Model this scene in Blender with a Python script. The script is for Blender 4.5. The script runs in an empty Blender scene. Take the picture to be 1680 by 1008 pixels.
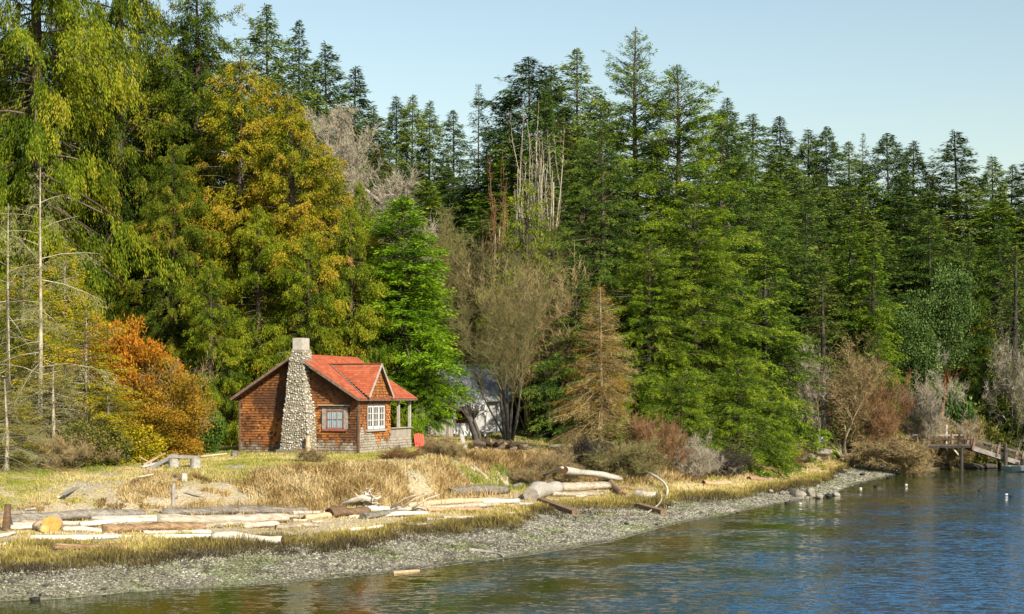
import bpy, bmesh, math, random
import numpy as np
from mathutils import Vector, Matrix
R = math.radians
random.seed(7)
rng = np.random.default_rng(7)
SC = bpy.context.scene
COL = SC.collection

# ---------------------------------------------------------------- camera, sky, sun, exposure
H = 5.4            # eye height over the water
F = 2400.0         # focal length in photo pixels (photo 1680 x 1008, eye level at row 650)
cam_d = bpy.data.cameras.new("camera")
cam = bpy.data.objects.new("camera", cam_d); COL.objects.link(cam)
cam.location = (0, 0, H); cam.rotation_euler = (R(90), 0, 0)
cam_d.sensor_width = 36.0; cam_d.lens = 36.0 * F / 1680.0
cam_d.shift_y = (650 - 504) / 1680.0
cam_d.clip_start = 0.5; cam_d.clip_end = 6000
SC.camera = cam

SUN_AZ, SUN_EL = R(36), R(33)          # right of the camera's back, height
sd = Vector((math.sin(SUN_AZ) * math.cos(SUN_EL), -math.cos(SUN_AZ) * math.cos(SUN_EL), math.sin(SUN_EL)))
W = bpy.data.worlds.new("World"); SC.world = W; W.use_nodes = True
nt = W.node_tree; nt.nodes.clear()
sky = nt.nodes.new("ShaderNodeTexSky"); sky.sky_type = 'NISHITA'; sky.sun_disc = False
sky.sun_elevation = SUN_EL; sky.sun_rotation = math.pi - SUN_AZ
sky.air_density = 1.5; sky.dust_density = 0.8; sky.ozone_density = 0.6; sky.altitude = 0
bg = nt.nodes.new("ShaderNodeBackground"); bg.inputs[1].default_value = 0.105
wo = nt.nodes.new("ShaderNodeOutputWorld")
nt.links.new(sky.outputs[0], bg.inputs[0]); nt.links.new(bg.outputs[0], wo.inputs[0])
sl = bpy.data.lights.new("sun", 'SUN'); sl.energy = 5.0; sl.angle = R(0.5); sl.color = (1.0, 0.91, 0.76)
so = bpy.data.objects.new("sun", sl); COL.objects.link(so)
so.rotation_euler = sd.to_track_quat('Z', 'Y').to_euler()
vs = SC.view_settings
vs.view_transform = 'Standard'; vs.look = 'None'; vs.exposure = 0.58; vs.gamma = 1.0
SC.cycles.max_bounces = 6; SC.cycles.diffuse_bounces = 1; SC.cycles.glossy_bounces = 3
SC.cycles.transmission_bounces = 4; SC.cycles.transparent_max_bounces = 6
SC.cycles.use_denoising = True
SC.cycles.caustics_reflective = False; SC.cycles.caustics_refractive = False

# ---------------------------------------------------------------- photo <-> world
def wx(px, y): return (px - 840.0) / F * y
def wz(py, y): return H + (650.0 - py) / F * y
def at_z(px, py, z):
    y = F * (H - z) / (py - 650.0)
    return np.array([wx(px, y), y, z])

# ---------------------------------------------------------------- terrain
def C(*a): return np.array(a, float)
_sh = C((-9000, 1330), (-3000, 1200), (-600, 1060), (0, 986), (106, 982), (226, 970), (420, 961), (645, 940), (820, 918), (940, 901), (1006, 889), (1072, 870),
        (1126, 856), (1200, 844), (1234, 835), (1299, 823), (1359, 816), (1373, 810), (1394, 799), (1427, 789), (1478, 778),
        (1537, 771), (1573, 762), (1594, 757.5), (1616, 753), (1680, 751), (1800, 745), (2600, 728), (9000, 705))
_gr = C((-9000, 1200, .5), (-3000, 1100, .5), (-600, 990, .5), (0, 940, .5), (106, 939, .5), (165, 931, .5), (239, 930, .5), (300, 918, .48), (399, 911, .45), (533, 908, .42), (634, 893, .4),
        (660, 880, .4), (745, 877, .4), (846, 866, .38), (890, 846, .37), (953, 838, .35), (1091, 832, .3), (1120, 822, .3), (1200, 819, .28), (1278, 807, .25),
        (1346, 797, .25), (1368, 782, .3), (1403, 761, .35), (1478, 764, .3), (1537, 760, .25), (1594, 754, .15), (1680, 748, .2), (2600, 724, .3), (9000, 703, .4))
_ft = C((-9000, 1000, 1), (-3000, 900, 1), (-600, 850, 1), (0, 850, 1), (100, 842, 1), (400, 835, 1), (600, 832, 1), (740, 812, 1), (840, 797, 1), (1000, 788, .95), (1100, 789, .9),
        (1200, 782, .8), (1300, 766, .75), (1380, 752, .8), (1500, 752, .8), (1600, 749, .7), (1680, 743, .7), (2600, 720, .9), (9000, 700, 1))
_tp = C((-9000, 50, 2), (-600, 62, 2.2), (0, 64, 2.2), (250, 63, 2.3), (400, 63.5, 2.4), (560, 65, 2.45), (640, 66, 2.45), (720, 70, 2.45), (850, 78, 2.4), (1000, 85, 2.2), (1100, 87, 2.2),
        (1200, 94, 2.2), (1300, 106, 2.4), (1400, 117, 2.5), (1500, 118, 2.5), (1680, 127, 2.5), (2600, 175, 3), (9000, 300, 4))
def contours(px):
    shy = F * H / (np.interp(px, _sh[:, 0], _sh[:, 1]) - 650)
    gz = np.interp(px, _gr[:, 0], _gr[:, 2]); gy = F * (H - gz) / (np.interp(px, _gr[:, 0], _gr[:, 1]) - 650)
    fz = np.interp(px, _ft[:, 0], _ft[:, 2]); fy = F * (H - fz) / (np.interp(px, _ft[:, 0], _ft[:, 1]) - 650)
    ty = np.interp(px, _tp[:, 0], _tp[:, 1]); tz = np.interp(px, _tp[:, 0], _tp[:, 2])
    gy = np.maximum(gy, shy + 1.0); fy = np.maximum(fy, gy + 1.5); ty = np.maximum(ty, fy + 4)
    o = np.ones_like(px)
    Y = np.stack([shy - 30, shy, gy, fy, ty, np.maximum(ty + 10, 86 * o), np.maximum(ty + 30, 130 * o), np.maximum(ty + 70, 175 * o), np.maximum(ty + 140, 240 * o), 500 * o + ty, 2500 * o])
    Z = np.stack([-3 * o, 0 * o, gz, fz, tz, tz + .15, tz + 3.2, tz + 9.5, tz + 17, 34 * o, 60 * o])
    return Y, Z
def zone_z(x, y):
    x = np.atleast_1d(np.asarray(x, float)); y = np.atleast_1d(np.asarray(y, float))
    px = 840 + F * x / np.maximum(y, 1.0)
    Y, Z = contours(np.clip(px, -9000, 9000))
    k = np.clip((y[None, :] >= Y).sum(0) - 1, 0, len(Y) - 2)
    i = np.arange(len(x))
    t = (y - Y[k, i]) / (Y[k + 1, i] - Y[k, i]); t = np.maximum(t, -3)
    te = np.where(k == 3, 1 - (1 - t) ** 2.2, t)      # the bank rises steeply from its foot
    z = Z[k, i] + (Z[k + 1, i] - Z[k, i]) * te
    z = np.maximum(z, -3)
    zone = k + t - 1          # 0 waterline, 1 gravel/grass line, 2 bank foot, 3 bank top
    n = np.sin(x * 1.3 + 1.7 * np.sin(y * .6)) * np.sin(y * 1.1 + np.sin(x * .7)) * .5 + np.sin(x * 3.1 + y * 1.7) * np.sin(y * 2.9 - x * 1.1) * .35
    amp = np.interp(zone, [-.2, .3, 1, 1.6, 2.2, 2.9, 3.4, 6], [0, .015, .05, .05, .20, .10, .05, .6])
    return zone, z + n * amp
def gz(x, y): return float(zone_z(x, y)[1][0])
def on_ground(px, py, z0=1.0):
    z = z0
    for _ in range(25):
        p = at_z(px, py, z); z = .5 * z + .5 * gz(p[0], p[1])
    return at_z(px, py, z)
def dep(px, y): x = wx(px, y); return np.array([x, y, gz(x, y)])

# ---------------------------------------------------------------- objects
def tag(o, label=None, cat=None, group=None, kind=None):
    if label: o["label"] = label
    if cat: o["category"] = cat
    if group: o["group"] = group
    if kind: o["kind"] = kind
    return o
def empty(name, label, cat, loc=(0, 0, 0), rz=0, group=None, scale=None):
    o = bpy.data.objects.new(name, None); COL.objects.link(o); o.location = loc; o.rotation_euler = (0, 0, rz)
    o.empty_display_size = .3
    if scale: o.scale = scale
    return tag(o, label, cat, group)
def ob(name, me, mats=None, parent=None):
    o = bpy.data.objects.new(name, me); COL.objects.link(o)
    if mats is not None:
        if not isinstance(mats, (list, tuple)): mats = [mats]
        if len(me.materials) == 0:
            for m in mats: me.materials.append(m)
    if parent is not None: o.parent = parent
    return o
def npmesh(name, V, Fc, tint=None, mat_idx=None, smooth=False, vattr=None):
    """V (N,3), Fc (M,k) of one size, or a list of such arrays"""
    me = bpy.data.meshes.new(name)
    V = np.asarray(V, np.float32).reshape(-1, 3)
    Fs = Fc if isinstance(Fc, list) else [Fc]
    Fs = [np.asarray(f, np.int32) for f in Fs if len(f)]
    idx = np.concatenate([f.ravel() for f in Fs]); tot = np.concatenate([np.full(len(f), f.shape[1], np.int32) for f in Fs])
    st = np.concatenate([[0], np.cumsum(tot)[:-1]]).astype(np.int32)
    me.vertices.add(len(V)); me.vertices.foreach_set("co", V.ravel())
    me.loops.add(len(idx)); me.loops.foreach_set("vertex_index", idx)
    me.polygons.add(len(tot)); me.polygons.foreach_set("loop_start", st)
    if mat_idx is not None: me.polygons.foreach_set("material_index", np.asarray(mat_idx, np.int32))
    me.polygons.foreach_set("use_smooth", np.full(len(tot), smooth, bool))
    if tint is not None:
        a = me.attributes.new("tint", 'FLOAT', 'FACE'); a.data.foreach_set("value", np.asarray(tint, np.float32))
    if vattr is not None:
        for k, v in vattr.items():
            a = me.attributes.new(k, 'FLOAT', 'POINT'); a.data.foreach_set("value", np.asarray(v, np.float32))
    me.update(calc_edges=True)
    return me
class MB:
    """collects boxes, tubes, polygons into one mesh"""
    def __init__(s): s.v = []; s.f = []; s.m = []; s.t = []
    def add(s, V, Fc, m=0, t=None):
        b = len(s.v); s.v += [tuple(map(float, p)) for p in V]
        for f in Fc: s.f.append(tuple(i + b for i in f)); s.m.append(m); s.t.append(random.random() if t is None else t)
    def box(s, c, sx, sy, sz, M=None, m=0, t=None):
        c = Vector(c); V = []
        for x in (-.5, .5):
            for y in (-.5, .5):
                for z in (-.5, .5):
                    p = Vector((x * sx, y * sy, z * sz))
                    V.append(c + (M @ p if M else p))
        s.add(V, [(0, 1, 3, 2), (4, 6, 7, 5), (0, 4, 5, 1), (2, 3, 7, 6), (0, 2, 6, 4), (1, 5, 7, 3)], m, random.random() if t is None else t)
    def prism(s, poly, n, th, m=0, t=None):
        """flat polygon poly (3-D points), thickened by th along -n"""
        n = Vector(n).normalized(); k = len(poly); A = [Vector(p) for p in poly]; B = [p - n * th for p in A]
        s.add(A + B, [tuple(range(k)), tuple(range(2 * k - 1, k - 1, -1))] + [(i, i + k, (i + 1) % k + k, (i + 1) % k) for i in range(k)], m, t)
    def beam(s, a, b, w, h, m=0, t=None):
        a = Vector(a); b = Vector(b); d = (b - a); L = d.length; d.normalize()
        up = Vector((0, 0, 1)) if abs(d.z) < .95 else Vector((0, 1, 0))
        sx = d.cross(up).normalized(); uz = sx.cross(d)
        M = Matrix((d, sx, uz)).transposed()
        s.box((a + b) / 2, L, w, h, M, m, t)
    def tube(s, pts, rad, sides=8, m=0, mc=None, jit=0, t=None, squash=1.0):
        pts = [Vector(p) for p in pts]; b = len(s.v); n = len(pts); V = []
        for i, p in enumerate(pts):
            d = (pts[min(i + 1, n - 1)] - pts[max(i - 1, 0)]).normalized()
            up = Vector((0, 0, 1)) if abs(d.z) < .9 else Vector((0, 1, 0))
            sx = d.cross(up).normalized(); uz = sx.cross(d)
            for k in range(sides):
                a = 2 * math.pi * k / sides; r = rad[i] * (1 + jit * (random.random() - .5) + jit * math.sin(k * 2.3 + 1) * .5)
                V.append(p + sx * math.cos(a) * r + uz * math.sin(a) * r * squash)
        Fq = [(i * sides + k, i * sides + (k + 1) % sides, (i + 1) * sides + (k + 1) % sides, (i + 1) * sides + k) for i in range(n - 1) for k in range(sides)]
        tt = random.random() if t is None else t
        s.add(V, Fq, m, tt)
        s.f.append(tuple(b + k for k in range(sides - 1, -1, -1))); s.m.append(m if mc is None else mc); s.t.append(tt)
        s.f.append(tuple(b + (n - 1) * sides + k for k in range(sides))); s.m.append(m if mc is None else mc); s.t.append(tt)
    def mesh(s, name, smooth=False):
        me = bpy.data.meshes.new(name); me.from_pydata(s.v, [], s.f)
        me.polygons.foreach_set("material_index", s.m)
        me.polygons.foreach_set("use_smooth", [smooth] * len(s.f))
        a = me.attributes.new("tint", 'FLOAT', 'FACE'); a.data.foreach_set("value", s.t)
        me.update(); return me
    def build(s, name, mats, parent=None, smooth=False): return ob(name, s.mesh(name, smooth), mats, parent)

# ---------------------------------------------------------------- materials
def lerp(a, b, t): return a + (b - a) * t
class N:
    def __init__(s, name):
        s.m = bpy.data.materials.new(name); s.m.use_nodes = True; s.t = s.m.node_tree; s.t.nodes.clear()
        s.out = s.n("OutputMaterial")
    def n(s, ty, **kw):
        nd = s.t.nodes.new("ShaderNode" + ty)
        for k, v in kw.items(): setattr(nd, k, v)
        return nd
    def l(s, a, b): s.t.links.new(a, b)
    def attr(s, name): a = s.n("Attribute"); a.attribute_name = name; return a.outputs["Fac"]
    def coord(s, scale=(1, 1, 1), gen="Object"):
        tc = s.n("TexCoord"); mp = s.n("Mapping"); mp.inputs["Scale"].default_value = scale
        s.l(tc.outputs[gen], mp.inputs[0]); return mp.outputs[0]
    def wcoord(s, scale=(1, 1, 1), rot=(0, 0, 0)):
        g = s.n("NewGeometry"); mp = s.n("Mapping"); mp.inputs["Scale"].default_value = scale; mp.inputs["Rotation"].default_value = rot
        s.l(g.outputs["Position"], mp.inputs[0]); return mp.outputs[0]
    def noise(s, co, sc, det=4, rough=.6, dist=0):
        x = s.n("TexNoise"); x.inputs["Scale"].default_value = sc; x.inputs["Detail"].default_value = det; x.inputs["Roughness"].default_value = rough
        x.inputs["Distortion"].default_value = dist
        s.l(co, x.inputs["Vector"]); return x.outputs[0]
    def ramp(s, fac, stops, interp='LINEAR'):
        r = s.n("ValToRGB"); r.color_ramp.interpolation = interp; el = r.color_ramp.elements
        while len(el) < len(stops): el.new(.5)
        for e, (p, c) in zip(el, stops): e.position = p; e.color = (c[0], c[1], c[2], 1) if isinstance(c, (tuple, list)) else (c, c, c, 1)
        s.l(fac, r.inputs[0]); return r.outputs[0]
    def math(s, op, a, b=0.0, clamp=False):
        m = s.n("Math", operation=op, use_clamp=clamp)
        for i, v in enumerate((a, b)):
            if isinstance(v, (int, float)): m.inputs[i].default_value = v
            else: s.l(v, m.inputs[i])
        return m.outputs[0]
    def mix(s, f, a, b, mode='MIX'):
        m = s.n("Mix", data_type='RGBA', blend_type=mode)
        for i, v in ((0, f), (6, a), (7, b)):
            if isinstance(v, (int, float)): m.inputs[i].default_value = v
            elif isinstance(v, tuple): m.inputs[i].default_value = (*v, 1)
            else: s.l(v, m.inputs[i])
        return m.outputs[2]
    def bump(s, h, st=.5, d=.05, nrm=None):
        b = s.n("Bump"); b.inputs["Strength"].default_value = st; b.inputs["Distance"].default_value = d; s.l(h, b.inputs["Height"])
        if nrm is not None: s.l(nrm, b.inputs["Normal"])
        return b.outputs[0]
    def pr(s, col, rough=.8, nrm=None, spec=.3, **kw):
        p = s.n("BsdfPrincipled")
        if isinstance(col, tuple): p.inputs["Base Color"].default_value = (*col, 1)
        else: s.l(col, p.inputs["Base Color"])
        if isinstance(rough, (int, float)): p.inputs["Roughness"].default_value = rough
        else: s.l(rough, p.inputs["Roughness"])
        p.inputs["Specular IOR Level"].default_value = spec
        for k, v in kw.items(): p.inputs[k].default_value = v
        if nrm is not None: s.l(nrm, p.inputs["Normal"])
        return p.outputs[0]
    def done(s, sh): s.l(sh, s.out.inputs[0]); return s.m

def leaf_mat(name, stops, trans=.35, vary=.12):
    n = N(name); t = n.attr("tint")
    trans *= .55; oi = n.n("ObjectInfo")
    big = n.noise(n.coord(), .35, 2)
    t2 = n.math('ADD', t, n.math('MULTIPLY', n.math('SUBTRACT', oi.outputs["Random"], .5), vary))
    t3 = n.math('ADD', t2, n.math('MULTIPLY', n.math('SUBTRACT', big, .5), .35), True)
    col = n.ramp(t3, stops)
    d = n.pr(col, .65, None, .12)
    tr = n.n("BsdfTranslucent"); n.l(n.mix(1.0, col, (1.0, 1.0, .45), 'MULTIPLY'), tr.inputs[0])
    mx = n.n("MixShader"); mx.inputs[0].default_value = trans
    n.l(d, mx.inputs[1]); n.l(tr.outputs[0], mx.inputs[2])
    return n.done(mx.outputs[0])
def wood_mat(name, stops, sc=(1, 1, 1), nsc=6, bump=.5, bd=.02, rough=.85, tintw=.35):
    n = N(name); co = n.coord(sc)
    a = n.noise(co, nsc, 6, .65); b = n.noise(co, nsc * 5, 3, .6)
    f = n.math('ADD', n.math('MULTIPLY', a, .75), n.math('MULTIPLY', b, .25))
    f = n.math('ADD', f, n.math('MULTIPLY', n.math('SUBTRACT', n.attr("tint"), .5), tintw), True)
    return n.done(n.pr(n.ramp(f, stops), rough, n.bump(f, bump, bd), .2))
def flat_mat(name, col, rough=.6, var=.25, nsc=8, spec=.3, **kw):
    n = N(name); a = n.noise(n.coord(), nsc, 4)
    c = n.mix(a, tuple(x * (1 - var) for x in col), tuple(min(1, x * (1 + var)) for x in col))
    return n.done(n.pr(c, rough, n.bump(a, .15, .01), spec, **kw))
M = {}
M['bark'] = wood_mat("bark_brown", [(0.25, (.03, .022, .015)), (.5, (.09, .065, .045)), (.75, (.2, .165, .125))], (3, 3, .8), 4)
M['bark_grey'] = wood_mat("bark_grey", [(0.2, (.08, .07, .055)), (.5, (.25, .22, .17)), (.8, (.45, .42, .34))], (3, 3, .8), 4)
M['twig_pale'] = wood_mat("twig_pale", [(0.2, (.15, .12, .08)), (.5, (.36, .31, .22)), (.8, (.58, .53, .42))], (2, 2, 2), 3, .2)
M['twig_tan'] = wood_mat("twig_tan", [(0.2, (.12, .08, .03)), (.5, (.30, .22, .10)), (.8, (.48, .38, .2))], (2, 2, 2), 3, .2)
M['twig_olive'] = wood_mat("twig_olive", [(0.2, (.07, .065, .02)), (.5, (.18, .16, .06)), (.8, (.32, .28, .13))], (2, 2, 2), 3, .2)
M['twig_brown'] = wood_mat("twig_brown", [(0.2, (.07, .035, .015)), (.5, (.21, .11, .05)), (.8, (.38, .24, .12))], (2, 2, 2), 3, .2)
M['twig_dark'] = wood_mat("twig_dark", [(0.2, (.015, .013, .011)), (.5, (.05, .042, .034)), (.8, (.13, .115, .09))], (2, 2, 2), 3, .2)
M['bark_orange'] = wood_mat("bark_orange", [(0.2, (.05, .02, .01)), (.5, (.17, .06, .022)), (.8, (.32, .13, .05))], (2, 2, 1), 3, .3)
# foliage
M['l_firfar'] = leaf_mat("needles_blue_green", [(0, (.010, .024, .007)), (.38, (.052, .098, .020)), (.66, (.135, .19, .030)), (1, (.23, .28, .05))], .2, .5)
M['l_fir'] = leaf_mat("needles_green", [(0, (.015, .038, .004)), (.35, (.065, .125, .008)), (.65, (.20, .28, .014)), (1, (.36, .40, .04))], .3, .15)
M['l_firdark'] = leaf_mat("needles_deep_green", [(0, (.010, .026, .007)), (.38, (.052, .105, .014)), (.66, (.13, .20, .022)), (1, (.23, .30, .05))], .25, .15)
M['l_spruce'] = leaf_mat("needles_bright", [(0, (.03, .075, .004)), (.4, (.10, .21, .006)), (.7, (.22, .36, .010)), (1, (.36, .48, .04))], .35, .05)
M['l_cedar'] = leaf_mat("cedar_sprays", [(0, (.018, .04, .003)), (.25, (.07, .11, .005)), (.48, (.19, .205, .008)), (.72, (.36, .28, .014)), (.9, (.38, .24, .025)), (1, (.40, .20, .045))], .35, .1)
M['l_cedarg'] = leaf_mat("cedar_sprays_green", [(0, (.018, .04, .003)), (.35, (.08, .13, .006)), (.7, (.24, .27, .010)), (1, (.36, .30, .03))], .35, .1)
M['l_cedard'] = leaf_mat("cedar_sprays_shaded", [(0, (.012, .028, .003)), (.35, (.045, .08, .005)), (.65, (.11, .155, .008)), (.85, (.23, .21, .014)), (1, (.34, .22, .03))], .35, .1)  # dark green copy of the sprays, deep shade put into the colour
M['l_lime'] = leaf_mat("leaves_lime", [(0, (.05, .08, .004)), (.4, (.14, .20, .008)), (.7, (.27, .32, .012)), (1, (.42, .42, .05))], .4, .1)
M['l_yellow'] = leaf_mat("leaves_yellow", [(0, (.08, .10, .005)), (.4, (.26, .25, .012)), (.7, (.48, .36, .015)), (1, (.62, .42, .03))], .4, .1)
M['l_orange'] = leaf_mat("leaves_orange", [(0, (.12, .055, .006)), (.35, (.27, .125, .010)), (.6, (.42, .175, .012)), (.8, (.50, .18, .018)), (1, (.52, .24, .03))], .35, .05)
M['l_ochre'] = leaf_mat("leaves_ochre", [(0, (.10, .06, .008)), (.4, (.26, .17, .015)), (.7, (.40, .23, .02)), (1, (.46, .20, .03))], .35, .05)
M['l_madrone'] = leaf_mat("leaves_broad", [(0, (.02, .04, .012)), (.4, (.06, .115, .025)), (.7, (.13, .20, .045)), (1, (.25, .31, .10))], .25, .1)
M['l_larch'] = leaf_mat("needles_pale", [(0, (.10, .10, .03)), (.35, (.24, .23, .09)), (.7, (.40, .37, .18)), (1, (.52, .48, .28))], .3, .1)
M['l_olive'] = leaf_mat("needles_olive", [(0, (.03, .04, .01)), (.4, (.10, .115, .02)), (.7, (.19, .18, .035)), (1, (.27, .21, .06))], .25, .1)
M['l_tan'] = leaf_mat("needles_dead", [(0, (.12, .08, .03)), (.4, (.28, .20, .08)), (.7, (.42, .31, .13)), (1, (.5, .42, .22))], .3, .1)
M['g_dry'] = leaf_mat("grass_dry", [(0, (.16, .10, .04)), (.35, (.40, .27, .11)), (.7, (.60, .44, .21)), (1, (.74, .60, .36))], .3, 0)
M['g_beach'] = leaf_mat("grass_beach", [(0, (.06, .048, .025)), (.25, (.14, .11, .04)), (.5, (.30, .24, .06)), (.75, (.52, .41, .14)), (1, (.72, .60, .32))], .3, 0)
M['g_lawn'] = leaf_mat("grass_lawn", [(0, (.12, .17, .02)), (.35, (.28, .29, .05)), (.65, (.45, .38, .12)), (1, (.62, .50, .25))], .3, 0)
# drift wood
M['drift'] = wood_mat("driftwood_pale", [(0.25, (.12, .09, .06)), (.40, (.36, .30, .22)), (.55, (.56, .49, .39)), (.8, (.74, .68, .58))], (.55, 3, 3), 3.0, .9, .05)
M['drift_grey'] = wood_mat("driftwood_grey", [(0.25, (.08, .068, .055)), (.42, (.22, .195, .16)), (.58, (.37, .34, .29)), (.85, (.54, .50, .44))], (.55, 3, 3), 3.0, .9, .05)
M['drift_tan'] = wood_mat("driftwood_tan", [(0.25, (.16, .095, .05)), (.42, (.38, .25, .14)), (.58, (.54, .38, .23)), (.85, (.68, .54, .38))], (.55, 3, 3), 3.0, .9, .05)
M['drift_brown'] = wood_mat("driftwood_brown", [(0.2, (.05, .032, .02)), (.45, (.15, .095, .055)), (.65, (.27, .18, .11)), (.85, (.40, .30, .2))], (.55, 3, 3), 3.0, .9, .05)
M['cut_dark'] = wood_mat("log_end_dark", [(.3, (.02, .012, .008)), (.6, (.09, .045, .025)), (.8, (.2, .1, .05))], (1, 1, 1), 5, .8, .04)
M['cut_grey'] = wood_mat("log_end_grey", [(.3, (.12, .10, .08)), (.6, (.33, .29, .24)), (.8, (.45, .4, .33))], (1, 1, 1), 7, .8, .03)
M['cut_gold'] = wood_mat("log_end_gold", [(.3, (.28, .15, .03)), (.6, (.52, .33, .09)), (.8, (.65, .46, .18))], (1, 1, 1), 5, .5, .02)
M['pile'] = wood_mat("piling_dark", [(.25, (.02, .018, .016)), (.5, (.07, .06, .05)), (.8, (.2, .175, .15))], (3, 3, .6), 3)
M['plank_grey'] = wood_mat("plank_grey", [(.25, (.10, .09, .08)), (.5, (.24, .215, .19)), (.8, (.42, .39, .35))], (1, 1, 1), 4)
M['rock'] = wood_mat("rock_grey", [(.25, (.09, .075, .06)), (.5, (.27, .235, .19)), (.8, (.45, .41, .35))], (1, 1, 1), 4, .8, .05, .9, .3)
M['rock_dark'] = wood_mat("rock_dark", [(.25, (.012, .012, .012)), (.5, (.04, .038, .034)), (.8, (.1, .09, .075))], (1, 1, 1), 5, .8, .04, .8, .3)
# ---------------------------------------------------------------- ground sheet and water
def make_ground():
    px = np.concatenate([[-9000, -7000, -5000, -3500, -2500, -1800, -1200, -800, -500], np.arange(-300, 2000, 9), [2100, 2300, 2600, 3000, 3600, 4500, 6000, 9000]])
    ys = np.concatenate([np.linspace(18, 34, 9), np.arange(34.5, 132, .42), np.geomspace(133, 2400, 60)])
    PX, YY = np.meshgrid(px, ys); X = (PX - 840) / F * YY
    zone, z = zone_z(X.ravel(), YY.ravel())
    n, m = PX.shape
    V = np.stack([X.ravel(), YY.ravel(), z], 1)
    I = np.arange(n * m).reshape(n, m)
    Fc = np.stack([I[:-1, :-1], I[:-1, 1:], I[1:, 1:], I[1:, :-1]], -1).reshape(-1, 4)
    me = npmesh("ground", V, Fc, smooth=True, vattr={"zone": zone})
    k = N("ground_earth"); co = k.wcoord()
    zn = k.attr("zone")
    big = k.noise(co, .5, 4); mid = k.noise(co, 2.2, 5, .7); fine = k.noise(co, 9, 5, .75)
    vor = k.n("TexVoronoi"); vor.inputs["Scale"].default_value = 9; k.l(co, vor.inputs["Vector"])
    grav = k.ramp(vor.outputs["Color"], [(0, (.06, .055, .045)), (.4, (.16, .145, .11)), (.7, (.26, .24, .19)), (1, (.45, .43, .36))])
    grav = k.mix(k.ramp(big, [(.4, 0), (.62, 1)]), grav, k.mix(.55, grav, (.20, .22, .08)))
    wet = k.ramp(k.math('ADD', zn, k.math('MULTIPLY', mid, .05)), [(.0, .35), (.07, 1.0)])
    grav = k.mix(1.0, grav, wet, 'MULTIPLY')
    soil = k.ramp(fine, [(.3, (.20, .15, .09)), (.5, (.42, .34, .21)), (.7, (.60, .51, .36))])
    grass = k.ramp(mid, [(.3, (.17, .15, .05)), (.5, (.32, .27, .11)), (.7, (.46, .37, .2))])
    dirt = k.ramp(fine, [(.3, (.12, .10, .085)), (.5, (.3, .27, .23)), (.7, (.5, .46, .41))])
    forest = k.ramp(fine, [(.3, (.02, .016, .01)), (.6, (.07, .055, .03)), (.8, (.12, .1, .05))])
    zj = k.math('ADD', zn, k.math('MULTIPLY', k.math('SUBTRACT', big, .5), .35))
    c = k.mix(k.ramp(zj, [(.0, 0), (.92 / 8, 0), (1.05 / 8, 1)]) if False else k.math('GREATER_THAN', zj, 1.0), grav, soil)
    lawn = k.mix(k.ramp(k.noise(co, .35, 3), [(.50, 0), (.56, 1)]), grass, dirt)
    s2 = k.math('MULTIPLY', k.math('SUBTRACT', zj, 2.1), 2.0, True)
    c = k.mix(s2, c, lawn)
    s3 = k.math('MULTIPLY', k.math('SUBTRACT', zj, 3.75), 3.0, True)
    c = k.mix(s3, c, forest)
    hgt = k.math('ADD', k.math('MULTIPLY', fine, .5), vor.outputs["Distance"])
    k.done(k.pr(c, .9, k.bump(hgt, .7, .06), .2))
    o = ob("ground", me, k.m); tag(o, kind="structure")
    # water
    me = npmesh("water", [(-3000, -400, 0), (3000, -400, 0), (3000, 2300, 0), (-3000, 2300, 0)], np.array([[0, 1, 2, 3]]))
    k = N("water_surface"); co = k.wcoord((.7, 1.7, 1), (0, 0, R(-8))); co2 = k.wcoord((1, 1, 1), (0, 0, R(25)))
    w3 = k.noise(co2, .28, 2, .5)
    g = k.n("NewGeometry"); sx = k.n("SeparateXYZ"); k.l(g.outputs["Position"], sx.inputs[0])
    # wind comes in from the open water on the right: calmer in the lee of the shore
    lee = k.math('ADD', sx.outputs[0], k.math('MULTIPLY', sx.outputs[1], -.56))
    wind = k.math('MULTIPLY', k.math('ADD', lee, k.math('MULTIPLY', k.math('SUBTRACT', w3, .5), 26)), .075)
    wind = k.math('ADD', wind, 1.95, True)
    amp = k.math('ADD', k.math('MULTIPLY', wind, .85), .14)
    def slope(sc, det, rot, scl):
        t = k.n("TexNoise"); t.inputs["Scale"].default_value = sc; t.inputs["Detail"].default_value = det; t.inputs["Roughness"].default_value = .62
        t.inputs["Distortion"].default_value = .3
        k.l(k.wcoord(scl, (0, 0, rot)), t.inputs["Vector"])
        v = k.n("VectorMath", operation='SUBTRACT'); k.l(t.outputs["Color"], v.inputs[0]); v.inputs[1].default_value = (.5, .5, .5); return v.outputs[0]
    va = slope(2.8, 3, R(-8), (.55, 1.5, 1)); vb = slope(6.5, 2, R(12), (.7, 1.3, 1))
    v = k.n("VectorMath", operation='ADD'); k.l(va, v.inputs[0]); k.l(vb, v.inputs[1])
    v2 = k.n("VectorMath", operation='SCALE'); k.l(v.outputs[0], v2.inputs[0]); k.l(amp, v2.inputs["Scale"])
    v3 = k.n("VectorMath", operation='MULTIPLY'); k.l(v2.outputs[0], v3.inputs[0]); v3.inputs[1].default_value = (1, 1, 0)
    v4 = k.n("VectorMath", operation='ADD'); k.l(v3.outputs[0], v4.inputs[0]); v4.inputs[1].default_value = (0, 0, 1)
    v5 = k.n("VectorMath", operation='NORMALIZE'); k.l(v4.outputs[0], v5.inputs[0]); nb = v5.outputs[0]
    deep = k.mix(wind, (.036, .048, .009), (.014, .076, .17))  # water colour, with reflected sky blue and tree olive painted in
    k.done(k.pr(deep, .04, nb, .5, IOR=1.333))
    o = ob("water", me, k.m); tag(o, kind="structure")
make_ground()

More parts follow.
